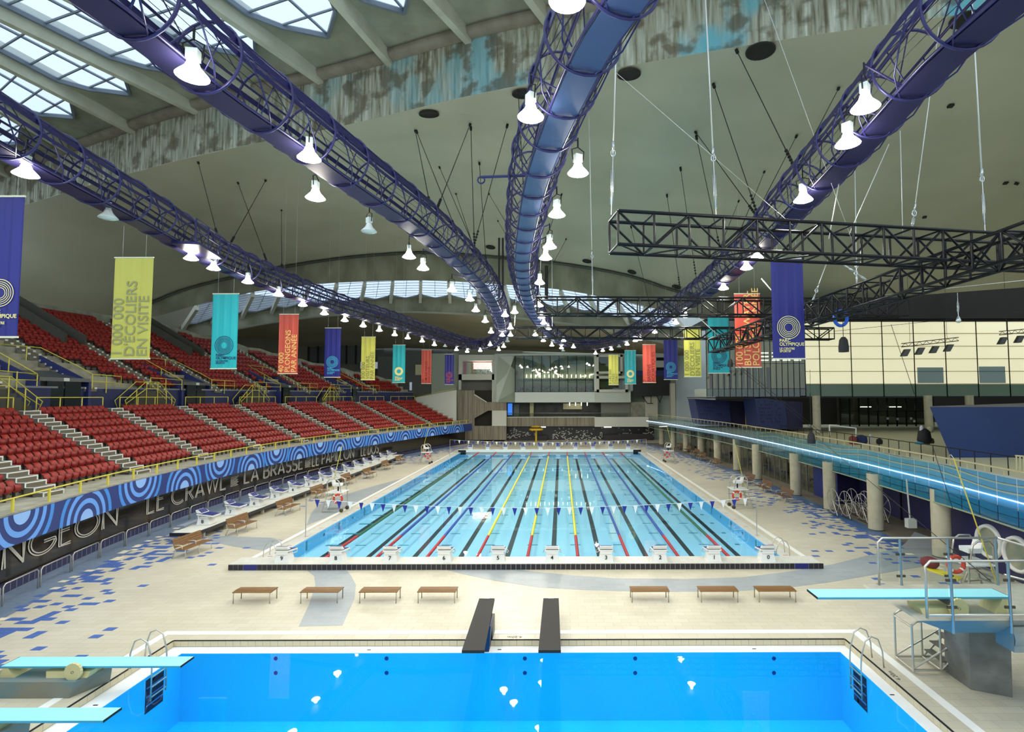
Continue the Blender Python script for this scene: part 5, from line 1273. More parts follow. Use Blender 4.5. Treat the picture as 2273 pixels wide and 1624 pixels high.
def tp(x, y, Y): return atY(x, y, Y)
g1a, g1b = tp(1362, 516, 15.6), tp(2420, 570, 18.6)
box_truss('nearest black box truss, hanging level at the upper right', g1a, g1b, .98, 16)
g2a, g2b = tp(1192, 680, 30.5), tp(2004, 684, 30.5)
box_truss('second black box truss, level and farther back, right of middle', g2a, g2b, .95, 18)
g3a, g3b = tp(1142, 738, 44), tp(1846, 741, 43)
box_truss('farthest black box truss, thin and level below the second one', g3a, g3b, .9, 22)
g4a, g4b = tp(1586, 768, 37), tp(2420, 492, 13.4)
box_truss('black box truss running diagonally from the centre to the right edge', g4a, g4b, .9, 24)
# bright cables with turnbuckles
cable_m = M('bright_cable', (214, 214, 206), .35, .4); hook_m = M('galvanised_hook', (200, 204, 200), .25, .8)
def cable(top, bot, label, r=.022, tb=None):
    top, bot = Vector(top), Vector(bot); d = (top - bot).normalized(); L = (top - bot).length
    t = thing('rigging_cable', label, 'cable', tuple(bot), group='pale rigging cables')
    if tb is None: MB().tube(bot, top, r, 6).build('cable', cable_m, t); return t
    MB().tube(bot + d * tb, top, r, 6).build('cable', cable_m, t)
    rod(t, bot, bot + d * tb, r * .6, 'thin_rod', hook_m)
    mb = MB(); s = d.cross(Vector((0, 1, 0))).normalized() * .035
    c = bot + d * tb * .45
    mb.path([c - d * tb * .28 - s, c + d * tb * .28 - s, c + d * tb * .28 + s, c - d * tb * .28 + s], .014, 5, True); mb.build('turnbuckle', hook_m, t)
    c = bot + d * tb; sh = MB().path([c + Vector((.07 * math.cos(a), 0, .1 * math.sin(a))) for a in [2*PI*i/12 for i in range(12)]], .02, 5, True); sh.build('shackle', hook_m, t)
    MB().tube(bot + d * (tb + .1), bot + d * (tb + .35), r * 1.9, 6).build('sleeve', hook_m, t)
    return t
def Yc(px0, py0, px1, py1, Y, label, r=.022, tb=None): return cable(atY(px0, py0, Y), atY(px1, py1, Y), label, r, tb)
Yc(1374, -120, 1357, 476, 15.8, 'pale cable with turnbuckle at the left end of the nearest truss', .024, 1.9)
Yc(1560, -120, 1590, 484, 16.2, 'pale cable with turnbuckle above the nearest truss, second from its left end', .024, 1.9)
Yc(2150, -120, 2187, 520, 17.6, 'pale cable with turnbuckle at the right of the nearest truss', .026, 1.9)
Yc(1305, 150, 1316, 660, 30.5, 'pale cable with turnbuckle on the second truss right of middle', .03, 2.4)
Yc(1214, 280, 1196, 668, 30.5, 'pale cable at the left end of the second truss', .03)
Yc(1225, 560, 1226, 725, 44, 'pale cable on the farthest truss near its left end', .035, 2.2)
Yc(1150, 560, 1142, 726, 44, 'pale cable with shackle at the left end of the farthest truss', .035, 2.2)
Yc(2084, 60, 2024, 512, 17.4, 'pale slanting cable reaching the nearest truss right of centre', .016, .6)
Yc(1998, 290, 2004, 520, 17.3, 'pale vertical cable just left of the slanting one on the nearest truss', .014)
Yc(1872, 350, 1840, 530, 17, 'pale cable dropping from the right catwalk to the nearest truss', .016)
Yc(1897, 350, 1902, 640, 23, 'pale vertical cable dropping behind the nearest truss', .02, 1.0)
Yc(1973, 320, 1885, 520, 17, 'pale cable sloping left down to the nearest truss', .014)
cable(atY(1366, 160, 15), atY(1760, 500, 17), 'very thin pale wire sloping down right to the nearest truss', .007)
cable(atY(1690, -20, 16), atY(1890, 530, 17), 'very thin pale wire steeply crossing the right catwalk', .008)
Yc(1838, 575, 1800, 678, 26, 'bridle cable with turnbuckle above the middle of the diagonal truss', .022, .8)
Yc(1690, 618, 1752, 690, 27, 'thick bridle arm sloping to the diagonal truss, left one', .03, .8)
Yc(1862, 580, 1934, 628, 23, 'thick bridle arm sloping to the diagonal truss, right one', .03, .8)
Yc(1645, 690, 1633, 748, 35, 'short bridle cable near the far end of the diagonal truss', .025)
Yc(1548, 702, 1595, 745, 36, 'short bridle arm at the far end of the diagonal truss', .03)
Yc(1775, 560, 1773, 668, 30, 'thin pale cable on the second truss behind the indigo banner', .014)
cable(atY(1955, 655, 21), atY(2290, 620, 17), 'thin pale cable running right below the diagonal truss', .012)
# pulley ball, speakers, spot bars
def hanging_speaker(px, py, Y, k, w_, h_):
    p = atY(px, py, Y); t = thing('hanging_speaker', ['black bell-shaped speaker hanging below the diagonal truss near the cream box', 'small black bell-shaped speaker in front of the teal banner', 'black speaker hanging in front of the walkway glass'][k], 'speaker', tuple(p), group='hanging speakers')
    MB().lathe([(w_*.5, 0), (w_*.52, h_*.3), (w_*.42, h_*.8), (w_*.2, h_), (0, h_)], 12, tuple(p)).build('body', M('speaker_cloth', (26, 26, 28), .7), t)
    rod(t, p + Vector((0, 0, h_)), p + Vector((0, 0, h_ + 2.2)), .015, 'cord', wire_m)
hanging_speaker(1873, 781, 24, 0, .42, .68); hanging_speaker(1621, 814, 33, 1, .32, .5); hanging_speaker(1801, 984, 30, 2, .42, .62)
p = atY(2128, 717, 19); t = thing('hanging_hook', 'galvanised turnbuckle with ball weight hanging under the diagonal truss', 'hook', tuple(p)); MB().lathe([(0, 0), (.07, .03), (.09, .1), (.05, .2), (.02, .26)], 10, tuple(p)).build('ball', hook_m, t); rod(t, p + Vector((0, 0, .2)), p + Vector((0, 0, 1.1)), .012, 'rod', hook_m); MB().path([p + Vector((-.03, 0, .4)), p + Vector((-.03, 0, .75)), p + Vector((.03, 0, .75)), p + Vector((.03, 0, .4))], .012, 5, True).build('turnbuckle', hook_m, t)
p = atY(1866, 706, 25); t = thing('cable_reel', 'blue round cable reel fixed on the diagonal truss', 'reel', tuple(p)); MB().path([p + Vector((.3*math.cos(a), 0, .36*math.sin(a))) for a in [2*PI*i/18 for i in range(18)]], .08, 6, True).build('coil', M('bright_blue', (20, 90, 200), .4), t)
for k, (x0, y0, x1, y1, Y, n) in enumerate(((2001, 770, 2128, 756, 34, 4), (2218, 743, 2330, 733, 34, 3))):
    a, b = atY(x0, y0, Y), atY(x1, y1, Y); t = thing('spotlight_bar', ['slim truss bar carrying four black spotlights before the cream panels', 'slim truss bar with black spotlights at the right edge'][k], 'spotlight bar', tuple(a))
    for dz in (0, .22): rod(t, a + Vector((0, 0, dz)), b + Vector((0, 0, dz)), .025, 'chord', truss_m)
    mb = MB()
    for i in range(16): mb.tube(a.lerp(b, i/16) + Vector((0, 0, .22 * (i % 2))), a.lerp(b, (i+1)/16) + Vector((0, 0, .22 * ((i+1) % 2))), .015, 4)
    mb.build('lattice', truss_m, t, kind='stuff')
    for i in range(n):
        c = a.lerp(b, (i + .3) / n if k == 0 else (i + .2) / n) - Vector((0, 0, .12))
        MB().hexa([c + Vector(v) for v in ((-.32, -.1, -.5), (.02, -.1, -.5), (.02, .15, -.5), (-.32, .15, -.5), (-.05, -.1, -.05), (.28, -.1, -.05), (.28, .15, -.05), (-.05, .15, -.05))]).build('spotlight', M('spot_grey', (62, 60, 54), .5), t)
    for f in (.15, .8): rod(t, a.lerp(b, f) + Vector((0, 0, .2)), a.lerp(b, f) + Vector((0, 0, 4.5)), .01, 'wire', wire_m)
# dark control cables
def wire2(a, b, label, r=.012):
    t = thing('dark_cable', label, 'cable', tuple(b), group='dark hanging cables'); MB().tube(a, b, r, 5).build('cable', wire_m, t)
wire2(atY(1620, 800, 33), atY(1820, 965, 30), 'pair of dark cables sloping from the small speaker towards the walkway', .012)
wire2(atY(1628, 800, 33), atY(1826, 962, 30), 'dark cable running just beside the sloping cable pair', .012)
wire2(atY(1812, 970, 30), atY(2200, 1290, 16), 'dark cable sloping down right across the indigo wall', .012)
wire2(atY(1798, 820, 30), atY(1801, 962, 30), 'thin dark cord above the speaker before the walkway', .01)
wire2(atY(1978, 720, 25), atY(2030, 875, 25), 'dark cable crossing the cream panels', .012)
wire2(atY(2070, 990, 22), atY(2115, 1130, 22), 'dark cable hanging over the blue printed glass', .012)
wire2(atY(1850, 735, 26), atY(2290, 690, 26), 'long dark cable rising right along the top of the cream panels', .01)
p0, p1 = atY(1112, 528, 62), atY(1112, 650, 62)
t = thing('vent_pipe_pair', 'pair of dark vertical tubes hanging from the vault between two catwalks', 'pipe', tuple(p1))
for dx in (-.22, .22): rod(t, p0 + Vector((dx, 0, 0)), p1 + Vector((dx, 0, -1)), .12, 'tube', M('pipe_brown', (52, 48, 50), .5))
t = thing('vent_pipe', 'dark vertical pipe behind the second black truss', 'pipe', tuple(atY(1213, 660, 62))); rod(t, atY(1213, 590, 62), atY(1213, 665, 62), .2, 'tube', M('pipe_brown'))
i = min(range(len(F3)), key=lambda k: abs(to_px(F3[k][0])[1] - 395)); p = F3[i][0]
t = thing('outrigger_boom', 'blue bracket arm reaching left from the middle catwalk', 'bracket', tuple(p)); e = atY(1068, 393, p.y); rod(t, p, e, .05, 'arm', purple); MB().path([e + Vector((.12*math.cos(a), 0, .12*math.sin(a) - .1)) for a in [2*PI*k/10 for k in range(10)]], .03, 5, True).build('ring', purple, t)
# ================================================================ banners
bl_i, bl_y, bl_t, bl_c = M('banner_indigo', (26, 28, 116), .45), M('banner_yellow', (206, 202, 88), .5), M('banner_teal', (28, 170, 176), .45), M('banner_coral', (206, 82, 62), .45)
ink = {'pale_yellow': M('ink_pale_yellow', (232, 222, 150), .5), 'navy': M('ink_navy', (24, 48, 96), .5), 'cyan': M('ink_cyan', (70, 186, 214), .5), 'olive': M('ink_olive', (160, 158, 104), .5), 'brick': M('ink_brick', (150, 44, 40), .5), 'gold': M('ink_gold', (240, 196, 110), .5), 'coral': MATS['banner_coral'], 'white': white, 'khaki': M('ink_khaki', (140, 138, 80), .5)}
def banner(x0, y0, x1, y1, h, mat, kind, inkc, label, txt=None, rz=0.0, hang_to=None):
    Y = h * FOC / (y1 - y0); c = atY((x0 + x1) / 2, y1, Y); w = (x1 - x0) * Y / FOC
    t = thing('banner', label, 'banner', tuple(c), rz, 'hanging vertical banners')
    n = 24; rows_ = []
    ph = R.random() * 6
    for j in range(9):
        rows_.append([(-w/2 + w*i/n, .013 * math.sin(i * .8 + ph) * (.5 + .5 * j / 8) + .006 * math.sin(i * 1.9 + ph), h * j / 8) for i in range(n + 1)])
    cl_ = MB().grid(rows_).build('cloth', mat, t, w=False)
    MB().box(-w/2 - .02, w/2 + .02, -.02, .02, -.03, .03).build('bottom_bar', M('banner_bar', (220, 220, 190), .4), t, w=False); MB().box(-w/2 - .02, w/2 + .02, -.02, .02, h - .03, h + .03).build('top_bar', M('banner_bar'), t, w=False)
    up_ = vbvh.ray_cast(Vector((c.x, c.y, c.z + h)), Vector((0, 0, 1))); ln = up_[3] if up_[0] else 1.5
    for s in (-.3, .3): put('cord', UNIT.setdefault(('w', 1), MB().tube((0, 0, 0), (0, 0, 1), .006, 4).mesh('cord', cable_m)), t, False, mat4=Matrix.Translation((s * w, 0, h)) @ Matrix.Diagonal((1, 1, ln, 1)))
    im = ink[inkc]; f = -.028
    def rings(cx, cz, R0, solid):
        mb = MB()
        rr = ((.48 * R0, R0),) if solid else ((.36*R0, .41*R0), (.50*R0, .55*R0), (.64*R0, .69*R0), (.78*R0, .83*R0), (.94*R0, R0))
        for a, b in rr:
            mb.grid([[(cx + q * math.cos(u), f, cz + q * math.sin(u)) for q in (a, b)] for u in [2*PI*k/40 for k in range(41)]], False)
        mb.build('ring_emblem', im, cl_, w=False)
    def tx(s, x, z, size, rot=False, bold=.0, sp=1.0):
        m4 = Matrix.Translation((x, f, z)) @ (Matrix.Rotation(-PI/2, 4, 'Y') if rot else Matrix()) @ FACE_S
        put('lettering', text_mesh(s, size, im, bold, .002, spacing=sp), cl_, False, mat4=m4)
    if kind == 'ring': rings(-w * .0, h * .31, w * .36, False); tx('PARC\nOLYMPIQUE', -w*.3, h*.165, w*.14, bold=.004, sp=.8); tx('LE CENTRE\nSPORTIF', -w*.3, h*.09, w*.095, bold=.003, sp=.85)
    if kind == 'donut': rings(-w * .0, h * .30, w * .34, True); tx('PARC\nOLYMPIQUE\nLE CENTRE\nSPORTIF', -w*.3, h*.14, w*.11, bold=.008, sp=.8)
    if kind == 'text':
        n_ = len(txt); 
        for k, s in enumerate(txt): tx(s, -w*.5 + w * (k + .86) / n_ * .97, h * .02, w / n_ * 1.12, True, bold=.006)
    return t
HB = 4.7
banner(-48, 428, 39, 748, HB, bl_i, 'ring', 'pale_yellow', 'indigo banner with pale yellow rings cut off by the left edge')
banner(245, 568, 332, 796, HB, bl_y, 'text', 'olive', 'large yellow banner with vertical lettering about schoolchildren, left side', ['1 000 000', "D'ÉCOLIERS", 'EN VISITE'])
banner(467, 650, 525, 818, HB, bl_t, 'ring', 'navy', 'large teal banner with navy rings, third from the left')
banner(617, 696, 660, 829, HB, bl_c, 'text', 'gold', 'coral banner with gold lettering about dives per year', ['40 000', 'PLONGEONS', 'PAR ANNÉE'])
banner(719, 727, 755, 837, HB, bl_i, 'ring', 'cyan', 'indigo banner with cyan rings, left side')
banner(801, 747, 832, 843, HB, bl_y, 'text', 'khaki', 'yellow banner with lettering about visitors per year', ['300 000', 'VISITEURS', 'PAR ANNÉE'])
banner(871, 765, 899, 849, HB, bl_t, 'donut', 'pale_yellow', 'teal banner with a pale yellow disc emblem, left side')
banner(935, 776, 957, 851, HB, bl_c, 'text', 'brick', 'small coral banner with dark lettering, left side', ['50', 'KM DE NAGE', 'PAR JOUR'])
banner(987, 786, 1007, 853, HB, bl_i, 'ring', 'coral', 'small indigo banner with coral rings, farthest on the left')
banner(1351, 787, 1373, 854, HB, bl_y, 'text', 'khaki', 'small yellow banner with lettering about litres of water', ['9 142 000', 'LITRES', "D'EAU"])
banner(1387, 777, 1412, 852, HB, bl_t, 'donut', 'pale_yellow', 'small teal banner with a pale yellow disc, right side')
banner(1427, 764, 1456, 849, HB, bl_c, 'text', 'brick', 'coral banner with dark lettering in front of the black screen', ['7', 'BASSINS', 'AQUATIQUES'])
banner(1474, 753, 1505, 842, HB, bl_i, 'ring', 'cyan', 'indigo banner with cyan rings beside the black screen')
banner(1519, 724, 1557, 836, HB, bl_y, 'text', 'khaki', 'yellow banner with lettering, right side behind the far truss', ['1 000 000', "D'ÉCOLIERS", 'EN VISITE'])
banner(1573, 703, 1620, 828, HB, bl_t, 'ring', 'navy', 'teal banner with navy rings behind the end of the diagonal truss')
banner(1633, 650, 1690, 815, HB, bl_c, 'text', 'gold', 'large coral banner with gold lettering behind the trusses', ['100 000', 'BUTS EN WATER-', 'POLO PAR ANNÉE'])
banner(1716, 570, 1788, 796, HB, bl_i, 'ring', 'pale_yellow', 'large indigo banner with pale lettering on the right side')
# ================================================================ pool furniture
# starting block: front (pool side) is +y, number plate looks to -y
pad = M('navy_block_pad', (34, 44, 110), .6); numink = M('black_numeral', (24, 24, 24), .5)
def block_proto():
    t = thing('starting_block', '', 'starting block')
    MB().hexa([(-.34, 0, 0), (.34, 0, 0), (.30, .62, 0), (-.30, .62, 0), (-.26, .04, .42), (.26, .04, .42), (.24, .5, .42), (-.24, .5, .42)]).build('pedestal', white, t, w=False)
    MB().box(-.27, .27, .0, .06, .36, .5).build('back_lip', white, t, w=False)
    tp_ = MB().hexa([(-.33, -.02, .50), (.33, -.02, .50), (.33, .82, .40), (-.33, .82, .40), (-.33, -.02, .56), (.33, -.02, .56), (.33, .82, .46), (-.33, .82, .46)]).build('top_plate', white, t, w=False)
    MB().hexa([(-.29, .05, .556), (.29, .05, .556), (.29, .78, .468), (-.29, .78, .468), (-.29, .05, .572), (.29, .05, .572), (.29, .78, .484), (-.29, .78, .484)]).build('pad', pad, tp_, w=False)
    fr_ = MB().hexa([(-.3, -.04, .60), (.3, -.04, .60), (.3, .22, .57), (-.3, .22, .57), (-.3, -.1, .74), (.3, -.1, .74), (.3, .02, .74), (-.3, .02, .74)]).build('foot_rest', white, t, w=False)
    MB().hexa([(-.27, .0, .63), (.27, .0, .63), (.27, .20, .59), (-.27, .20, .59), (-.27, -.03, .75), (.27, -.03, .75), (.27, .03, .75), (-.27, .03, .75)]).build('foot_pad', pad, fr_, w=False)
    MB().path([(.33, .15, .45), (.42, .2, .38), (.42, .6, .34), (.33, .7, .42)], .018, 6).build('grab_bar', steel, t, w=False)
    MB().path([(-.33, .15, .45), (-.42, .2, .38), (-.42, .6, .34), (-.33, .7, .42)], .018, 6).build('grab_bar', steel, t, w=False)
    return t
bp_ = block_proto(); NUMME = {}
def num_on(o, s, side=False):
    if s not in NUMME: NUMME[s] = text_mesh(s, .26, numink, .004, .003, 'CENTER')
    m4 = Matrix.Translation((0, .0, .12)) @ Matrix.Rotation(math.radians(5), 4, 'X') @ FACE_S
    if side: m4 = Matrix.Translation((.335, .3, .10)) @ Matrix.Rotation(PI/2, 4, 'Z') @ Matrix.Rotation(math.radians(8), 4, 'X') @ FACE_S
    put('number', NUMME[s], next(c for c in o.children if c.name.startswith('pedestal')), False, mat4=m4)
blocks = []
for k in range(10):
    o = dup(bp_, (LX0 + 2.5 * k, 25.1, .28), 0, 'white starting block numbered %s on the near platform' % (['zero'] + NUM)[9 - k], 'near starting blocks'); blocks.append((o, str(9 - k)))
for k in range(10):
    o = dup(bp_, (LX0 + 2.5 * k, PY1 + .9, .32), PI, 'far starting block with navy pad, %s from the left at the far end' % ORD[k], 'far starting blocks')
# storage rack of spare platforms with blocks along the left
rk = thing('storage_platform', 'long low white platform with dark edge stored along the left wall', 'platform', (-20.7, 29.8, 0))
MB().box(-21.5, -20.2, 29.8, 69, .42, .47).build('deck', offwhite, rk); MB().box(-20.2, -20.12, 29.8, 69, .3, .48).build('dark_edge', dk, rk); MB().box(-21.5, -20.2, 29.72, 29.8, .3, .48).build('dark_edge', dk, rk)
MB().box(-22.0, -21.6, 31, 69, .5, .58).build('rear_board', M('grey_board', (150, 158, 168), .5), rk)
for i in range(20): MB().box(-20.35, -20.2, 30.6 + i * 2, 30.75 + i * 2, 0, .42).build('leg', M('leg_grey', (176, 170, 150), .5), rk); 
for i in range(10): MB().box(-21.5, -21.3, 30.6 + i * 4, 30.9 + i * 4, 0, .42).build('leg', M('leg_grey'), rk)
seq = ['8', '7', '6', '5', '4', '3', '2', '1', '0', '9', '8', '7', '6', '5']
for k in range(14):
    o = dup(bp_, (-21.25, 31.9 + 2.62 * k, .48), -PI/2, 'spare starting block on the long low platform, %s from the near end' % ORD[k], 'spare starting blocks')
    o.scale = (1.15, 1.15, 1.15)
    if k < 9: num_on(o, seq[k], True)
for o, s in blocks: num_on(o, s)
# lane ropes
rc = {'g': M('rope_green', (20, 96, 60), .4), 'b': M('rope_blue', (24, 70, 160), .4), 'y': M('rope_yellow', (226, 214, 60), .4), 'r': M('rope_red', (176, 30, 38), .4)}
def float_me(L, mat):
    prof = []; n = int(L / .16)
    for i in range(n): z = L * i / n; d = L / n; prof += [(.045, z), (.085, z + d * .15), (.085, z + d * .85), (.045, z + d * .95)]
    return MB().lathe(prof, 6, axis='y').mesh('floats', mat)
rope_names = ['green', 'blue', 'blue', 'yellow', 'yellow', 'yellow', 'blue', 'blue', 'green']
fl = {c: float_me(40, rc[c]) for c in 'gby'}; flr = float_me(4.9, rc['r'])
for k in range(9):
    x = LX0 + 1.25 + 2.5 * k; c = rope_names[k][0]
    t = thing('lane_rope', '%s lane rope with red ends, %s from the left' % (rope_names[k], ORD[k]), 'lane rope', (x, PY0, -.05), group='floating lane ropes')
    put('red_floats', flr, t, mat4=Matrix.Translation((x, PY0 + .1, -.045))); put('floats', fl[c], t, mat4=Matrix.Translation((x, PY0 + 5, -.045))); put('red_floats', flr, t, mat4=Matrix.Translation((x, PY0 + 45, -.045)))
# backstroke flags
fb, fw = M('flag_blue', (30, 44, 140), .6), M('flag_white', (240, 240, 234), .6)
def flag_line(Y, x0, x1, zt, sag, n, label):
    t = thing('flag_line', label, 'flags', (x0, Y, 0), group='backstroke flag lines')
    for x in (x0, x1): rod(t, (x, Y, 0), (x, Y, zt), .03, 'pole', steel)
    def z(u): return zt - .03 - sag * 4 * u * (1 - u)
    MB().path([(x0 + (x1 - x0) * i / 30, Y, z(i / 30)) for i in range(31)], .012, 4).build('cord', white, t)
    m = [MB().add([(-.14, 0, 0), (.14, 0, 0), (0, .01, -.46)], [(0, 1, 2)]).add([(-.14, .012, 0), (.14, .012, 0), (0, .012, -.46)], [(2, 1, 0)]).mesh('pennant', f) for f in (fb, fw)]
    for i in range(n):
        u = (i + 1) / (n + 1); put('pennant', m[i % 2], t, mat4=Matrix.Translation((x0 + (x1 - x0) * u, Y, z(u))) @ Matrix.Rotation(R.uniform(-.3, .3), 4, 'Z'))
flag_line(30.6, -14.45, 11.05, 2.2, .55, 40, 'near line of blue and white triangular flags across the pool')
flag_line(70.5, -14.6, 11.2, 2.25, .4, 41, 'far line of blue and white triangular flags across the pool')
# slatted backed benches; local: seat faces +x, length along y
def bench_proto(brown):
    wd_ = wood if not brown else M('brown_bench_wood', (96, 66, 38), .5, c2=(112, 80, 48), scale=4, stretch=(8, .5, 8))
    t = thing('bench', '', 'bench')
    for i in range(4): MB().box(-.1 + i * .13, .01 + i * .13, -.95, .95, .43, .455).build('seat_slat', wd_, t, w=False)
    for i in range(4):
        z = .52 + i * .11; x = -.14 - i * .035; MB().hexa([(x, -.95, z), (x + .025, -.95, z), (x + .025, .95, z), (x, .95, z), (x - .03, -.95, z + .095), (x - .005, -.95, z + .095), (x - .005, .95, z + .095), (x - .03, .95, z + .095)]).build('back_slat', wd_, t, w=False)
    for y in (-.88, 0, .88):
        MB().path([(.42, y, 0), (.38, y, .42), (-.12, y, .42), (-.3, y, .95)], .02, 6).path([(-.1, y, .42), (-.3, y, 0)], .02, 6).build('leg_frame', steel, t, w=False)
    for y in (-.9, 0): MB().path([(-.2, y, .64), (.1, y, .66), (.22, y, .64), (.24, y, .45)], .02, 6).build('armrest', M('pale_arm', (214, 206, 180), .4), t, w=False)
    return t
bp1, bp2 = bench_proto(False), bench_proto(True)
for k, (px, py) in enumerate([(424, 1228), (534, 1180), (637, 1138), (708, 1104), (772, 1074), (819, 1060), (858, 1041), (888, 1029), (944, 1009)]):
    p = atZ(px, py, 0); dup(bp1, (p.x, p.y, 0), -.06 if k < 4 else -.03, 'slatted wooden bench with back on the left deck, %s from the near end' % ORD[k], 'backed benches on the left deck')
for k, (px, py) in enumerate([(1742, 1112), (1698, 1092), (1661, 1074), (1587, 1036), (1558, 1021), (1543, 1012), (1526, 1004), (1510, 998)]):
    p = atZ(px, py, 0); dup(bp2, (p.x, p.y, 0), PI + .05, 'brown bench with back beside the right columns, %s from the near end' % ORD[k], 'backed benches on the right deck')
# flat benches
def flat_proto():
    t = thing('flat_bench', '', 'bench')
    for i in range(6):
        y = -.28 + i * .095; z = .40 + .018 * (1 - ((y + .04) / .28) ** 2)
        MB().box(-.74, .74, y, y + .085, z, z + .03).build('slat', wood, t, w=False)
    for x in (-.7, .7):
        MB().path([(x, -.26, 0), (x, -.26, .39), (x, .26, .39), (x, .26, 0)], .02, 6).build('leg_frame', M('pale_steel', (176, 170, 150), .4, .6), t, w=False)
    return t
fp = flat_proto()
for k, (px, lb) in enumerate(((588, 'leftmost'), (731, 'second'), (856, 'third'), (980, 'fourth'), (1436, 'fifth'), (1584, 'sixth'), (1708, 'rightmost'))):
    p = atZ(px, 1319, 0); dup(fp, (p.x, 21.25, 0), 0, 'low backless slatted bench behind the diving pool, %s of the row' % lb if k in (0, 6) else 'low backless slatted bench behind the diving pool, %s from the left' % lb, 'low backless benches')
# lifeguard chairs; local: faces +x (pool)
orange = M('lifebuoy_red', (198, 60, 36), .5)
def chair_proto():
    t = thing('lifeguard_chair', '', 'lifeguard chair')
    MB().box(-.55, .6, -.6, .6, 1.32, 1.37).build('platform', white, t, w=False)
    for x, y in ((.5, -.5), (.5, .5)): rod(t, (x, y, .1), (x, y, 1.32), .038, 'leg', steel, w=False)
    for y in (-.5, .5):
        rod(t, (-.85, y, 0), (-.45, y, 1.32), .038, 'leg', steel, w=False); rod(t, (-.85, y, .08), (.5, y, .12), .03, 'foot_bar', steel, w=False)
        MB().path([(.45, y, 1.35), (.3, y, 2.1), (.1, y, 2.25), (-.35, y, 2.25), (-.5, y, 2.05), (-.5, y, 1.35)], .036, 6).build('hand_hoop', steel, t, w=False)
        MB().lathe([(0, -.04), (.13, -.04), (.13, .04), (0, .04)], 12, (.5, y, .13), 'y').build('wheel', M('olive_rubber', (70, 64, 40), .7), t, w=False)
    for i in range(4): MB().box(-.8 + i * .09, -.62 + i * .09, -.45, .45, .28 + i * .26, .31 + i * .26).build('tread', M('tread_grey', (190, 188, 176), .5), t, w=False)
    MB().box(-.2, .28, -.25, .25, 1.72, 1.78).box(-.2, .28, -.27, -.22, 1.78, 1.9).box(-.2, .28, .22, .27, 1.78, 1.9).build('seat', white, t, w=False)
    MB().hexa([(-.24, -.26, 1.76), (-.16, -.26, 1.76), (-.16, .26, 1.76), (-.24, .26, 1.76), (-.36, -.24, 2.16), (-.28, -.24, 2.16), (-.28, .24, 2.16), (-.36, .24, 2.16)]).build('seat_back', white, t, w=False)
    rod(t, (.05, 0, 1.37), (.05, 0, 1.74), .05, 'seat_post', black_metal, w=False)
    return t
cpx = chair_proto()
buoy_me = MB().path([(0, .28 * math.cos(a), .28 * math.sin(a)) for a in [2*PI*i/24 for i in range(24)]], .075, 8, True).mesh('buoy', orange)
buoyw = MB()
for q in range(4):
    a0 = q * PI / 2 + .6; buoyw.path([(0, .28 * math.cos(a0 + j * .08), .28 * math.sin(a0 + j * .08)) for j in range(4)], .079, 8)
buoyw_me = buoyw.mesh('bands', white)
def buoy(p, rz, label):
    t = thing('lifebuoy', label, 'lifebuoy', p, rz, 'lifebuoys on the guard chairs'); put('ring', buoy_me, t, False); put('bands', buoyw_me, t, False)
def polem(a, b, label):
    t = thing('rescue_pole', label, 'pole', a, 0, 'yellow rescue poles'); rod(t, a, b, .022, 'shaft', yellow)
    a, b = Vector(a), Vector(b); MB().path([b, b + Vector((0, .12, .12)), b + Vector((0, .25, .05)), b + Vector((0, .2, -.12))], .012, 5).build('hook', steel, t)
GC = [((-15.6, 37.6), 0, 'left deck nearest the camera'), ((-15.9, 63.5), 0, 'left deck far along the pool'), ((12.6, 38.4), PI, 'right deck beside the near flag post'), ((12.9, 64.5), PI, 'right deck far along the pool'), ((16.3, 21.6), PI, 'right behind the steel platform railing')]
for (x, y), rz, lb in GC:
    dup(cpx, (x, y, 0), rz, 'white lifeguard chair on the ' + lb if 'deck' in lb else 'white lifeguard chair standing ' + lb)
    s = 1 if rz == 0 else -1
    if y > 30:
        buoy((x + .3 * s, y - .62, .95), PI/2, 'red and white lifebuoy on the chair, ' + lb)
        polem((x - .75 * s, y + .5, .9), (x - .15 * s if y < 50 else x, y + 1.0, 4.4), 'yellow rescue pole leaning on the chair, ' + lb)
# near right: lifebuoy, yellow board, bag
buoy(tuple(atY(2122, 1252, 20)), PI/2, 'red lifebuoy with rope seen through the platform railing at right')
p = atZ(2075, 1290, 0)
polem((16.6, 20.6, .4), (14.6, 20.0, 5.6), 'long yellow rescue pole leaning over the right guard chair')
t = thing('spinal_board', 'yellow rescue board lying tilted on a steel stand behind the glass railing', 'rescue board', tuple(atY(2090, 1285, 20.5)))
a, b = atY(2055, 1258, 21.0), atY(2132, 1285, 20.0); MB().obox(a, b, .42, .05).build('board', M('rescue_yellow', (226, 206, 40), .4), t); rod(t, a, (a.x, a.y, 0.02), .03, 'leg', steel); rod(t, b, (b.x, b.y, .02), .03, 'leg', steel)
p = atY(2064, 1256, 21.0); t = thing('red_bag', 'dark red first aid bag resting on the yellow rescue board', 'bag', tuple(p)); MB().lathe([(.26, 0), (.32, .1), (.3, .26), (.12, .34), (0, .35)], 14, (p.x, p.y, p.z)).build('body', M('maroon', (110, 30, 34), .7), t)
t = thing('steel_trolley', 'low steel trolley frame behind the platform railing', 'trolley', tuple(atZ(2190, 1290, 0)))
for (a0, b0) in (((2140, 1290), (2200, 1285)), ((2150, 1262), (2195, 1262)), ((2200, 1262), (2215, 1300)), ((2140, 1290), (2150, 1262))): rod(t, atY(*a0, 22.3), atY(*b0, 22.3), .028, 'bar', steel)
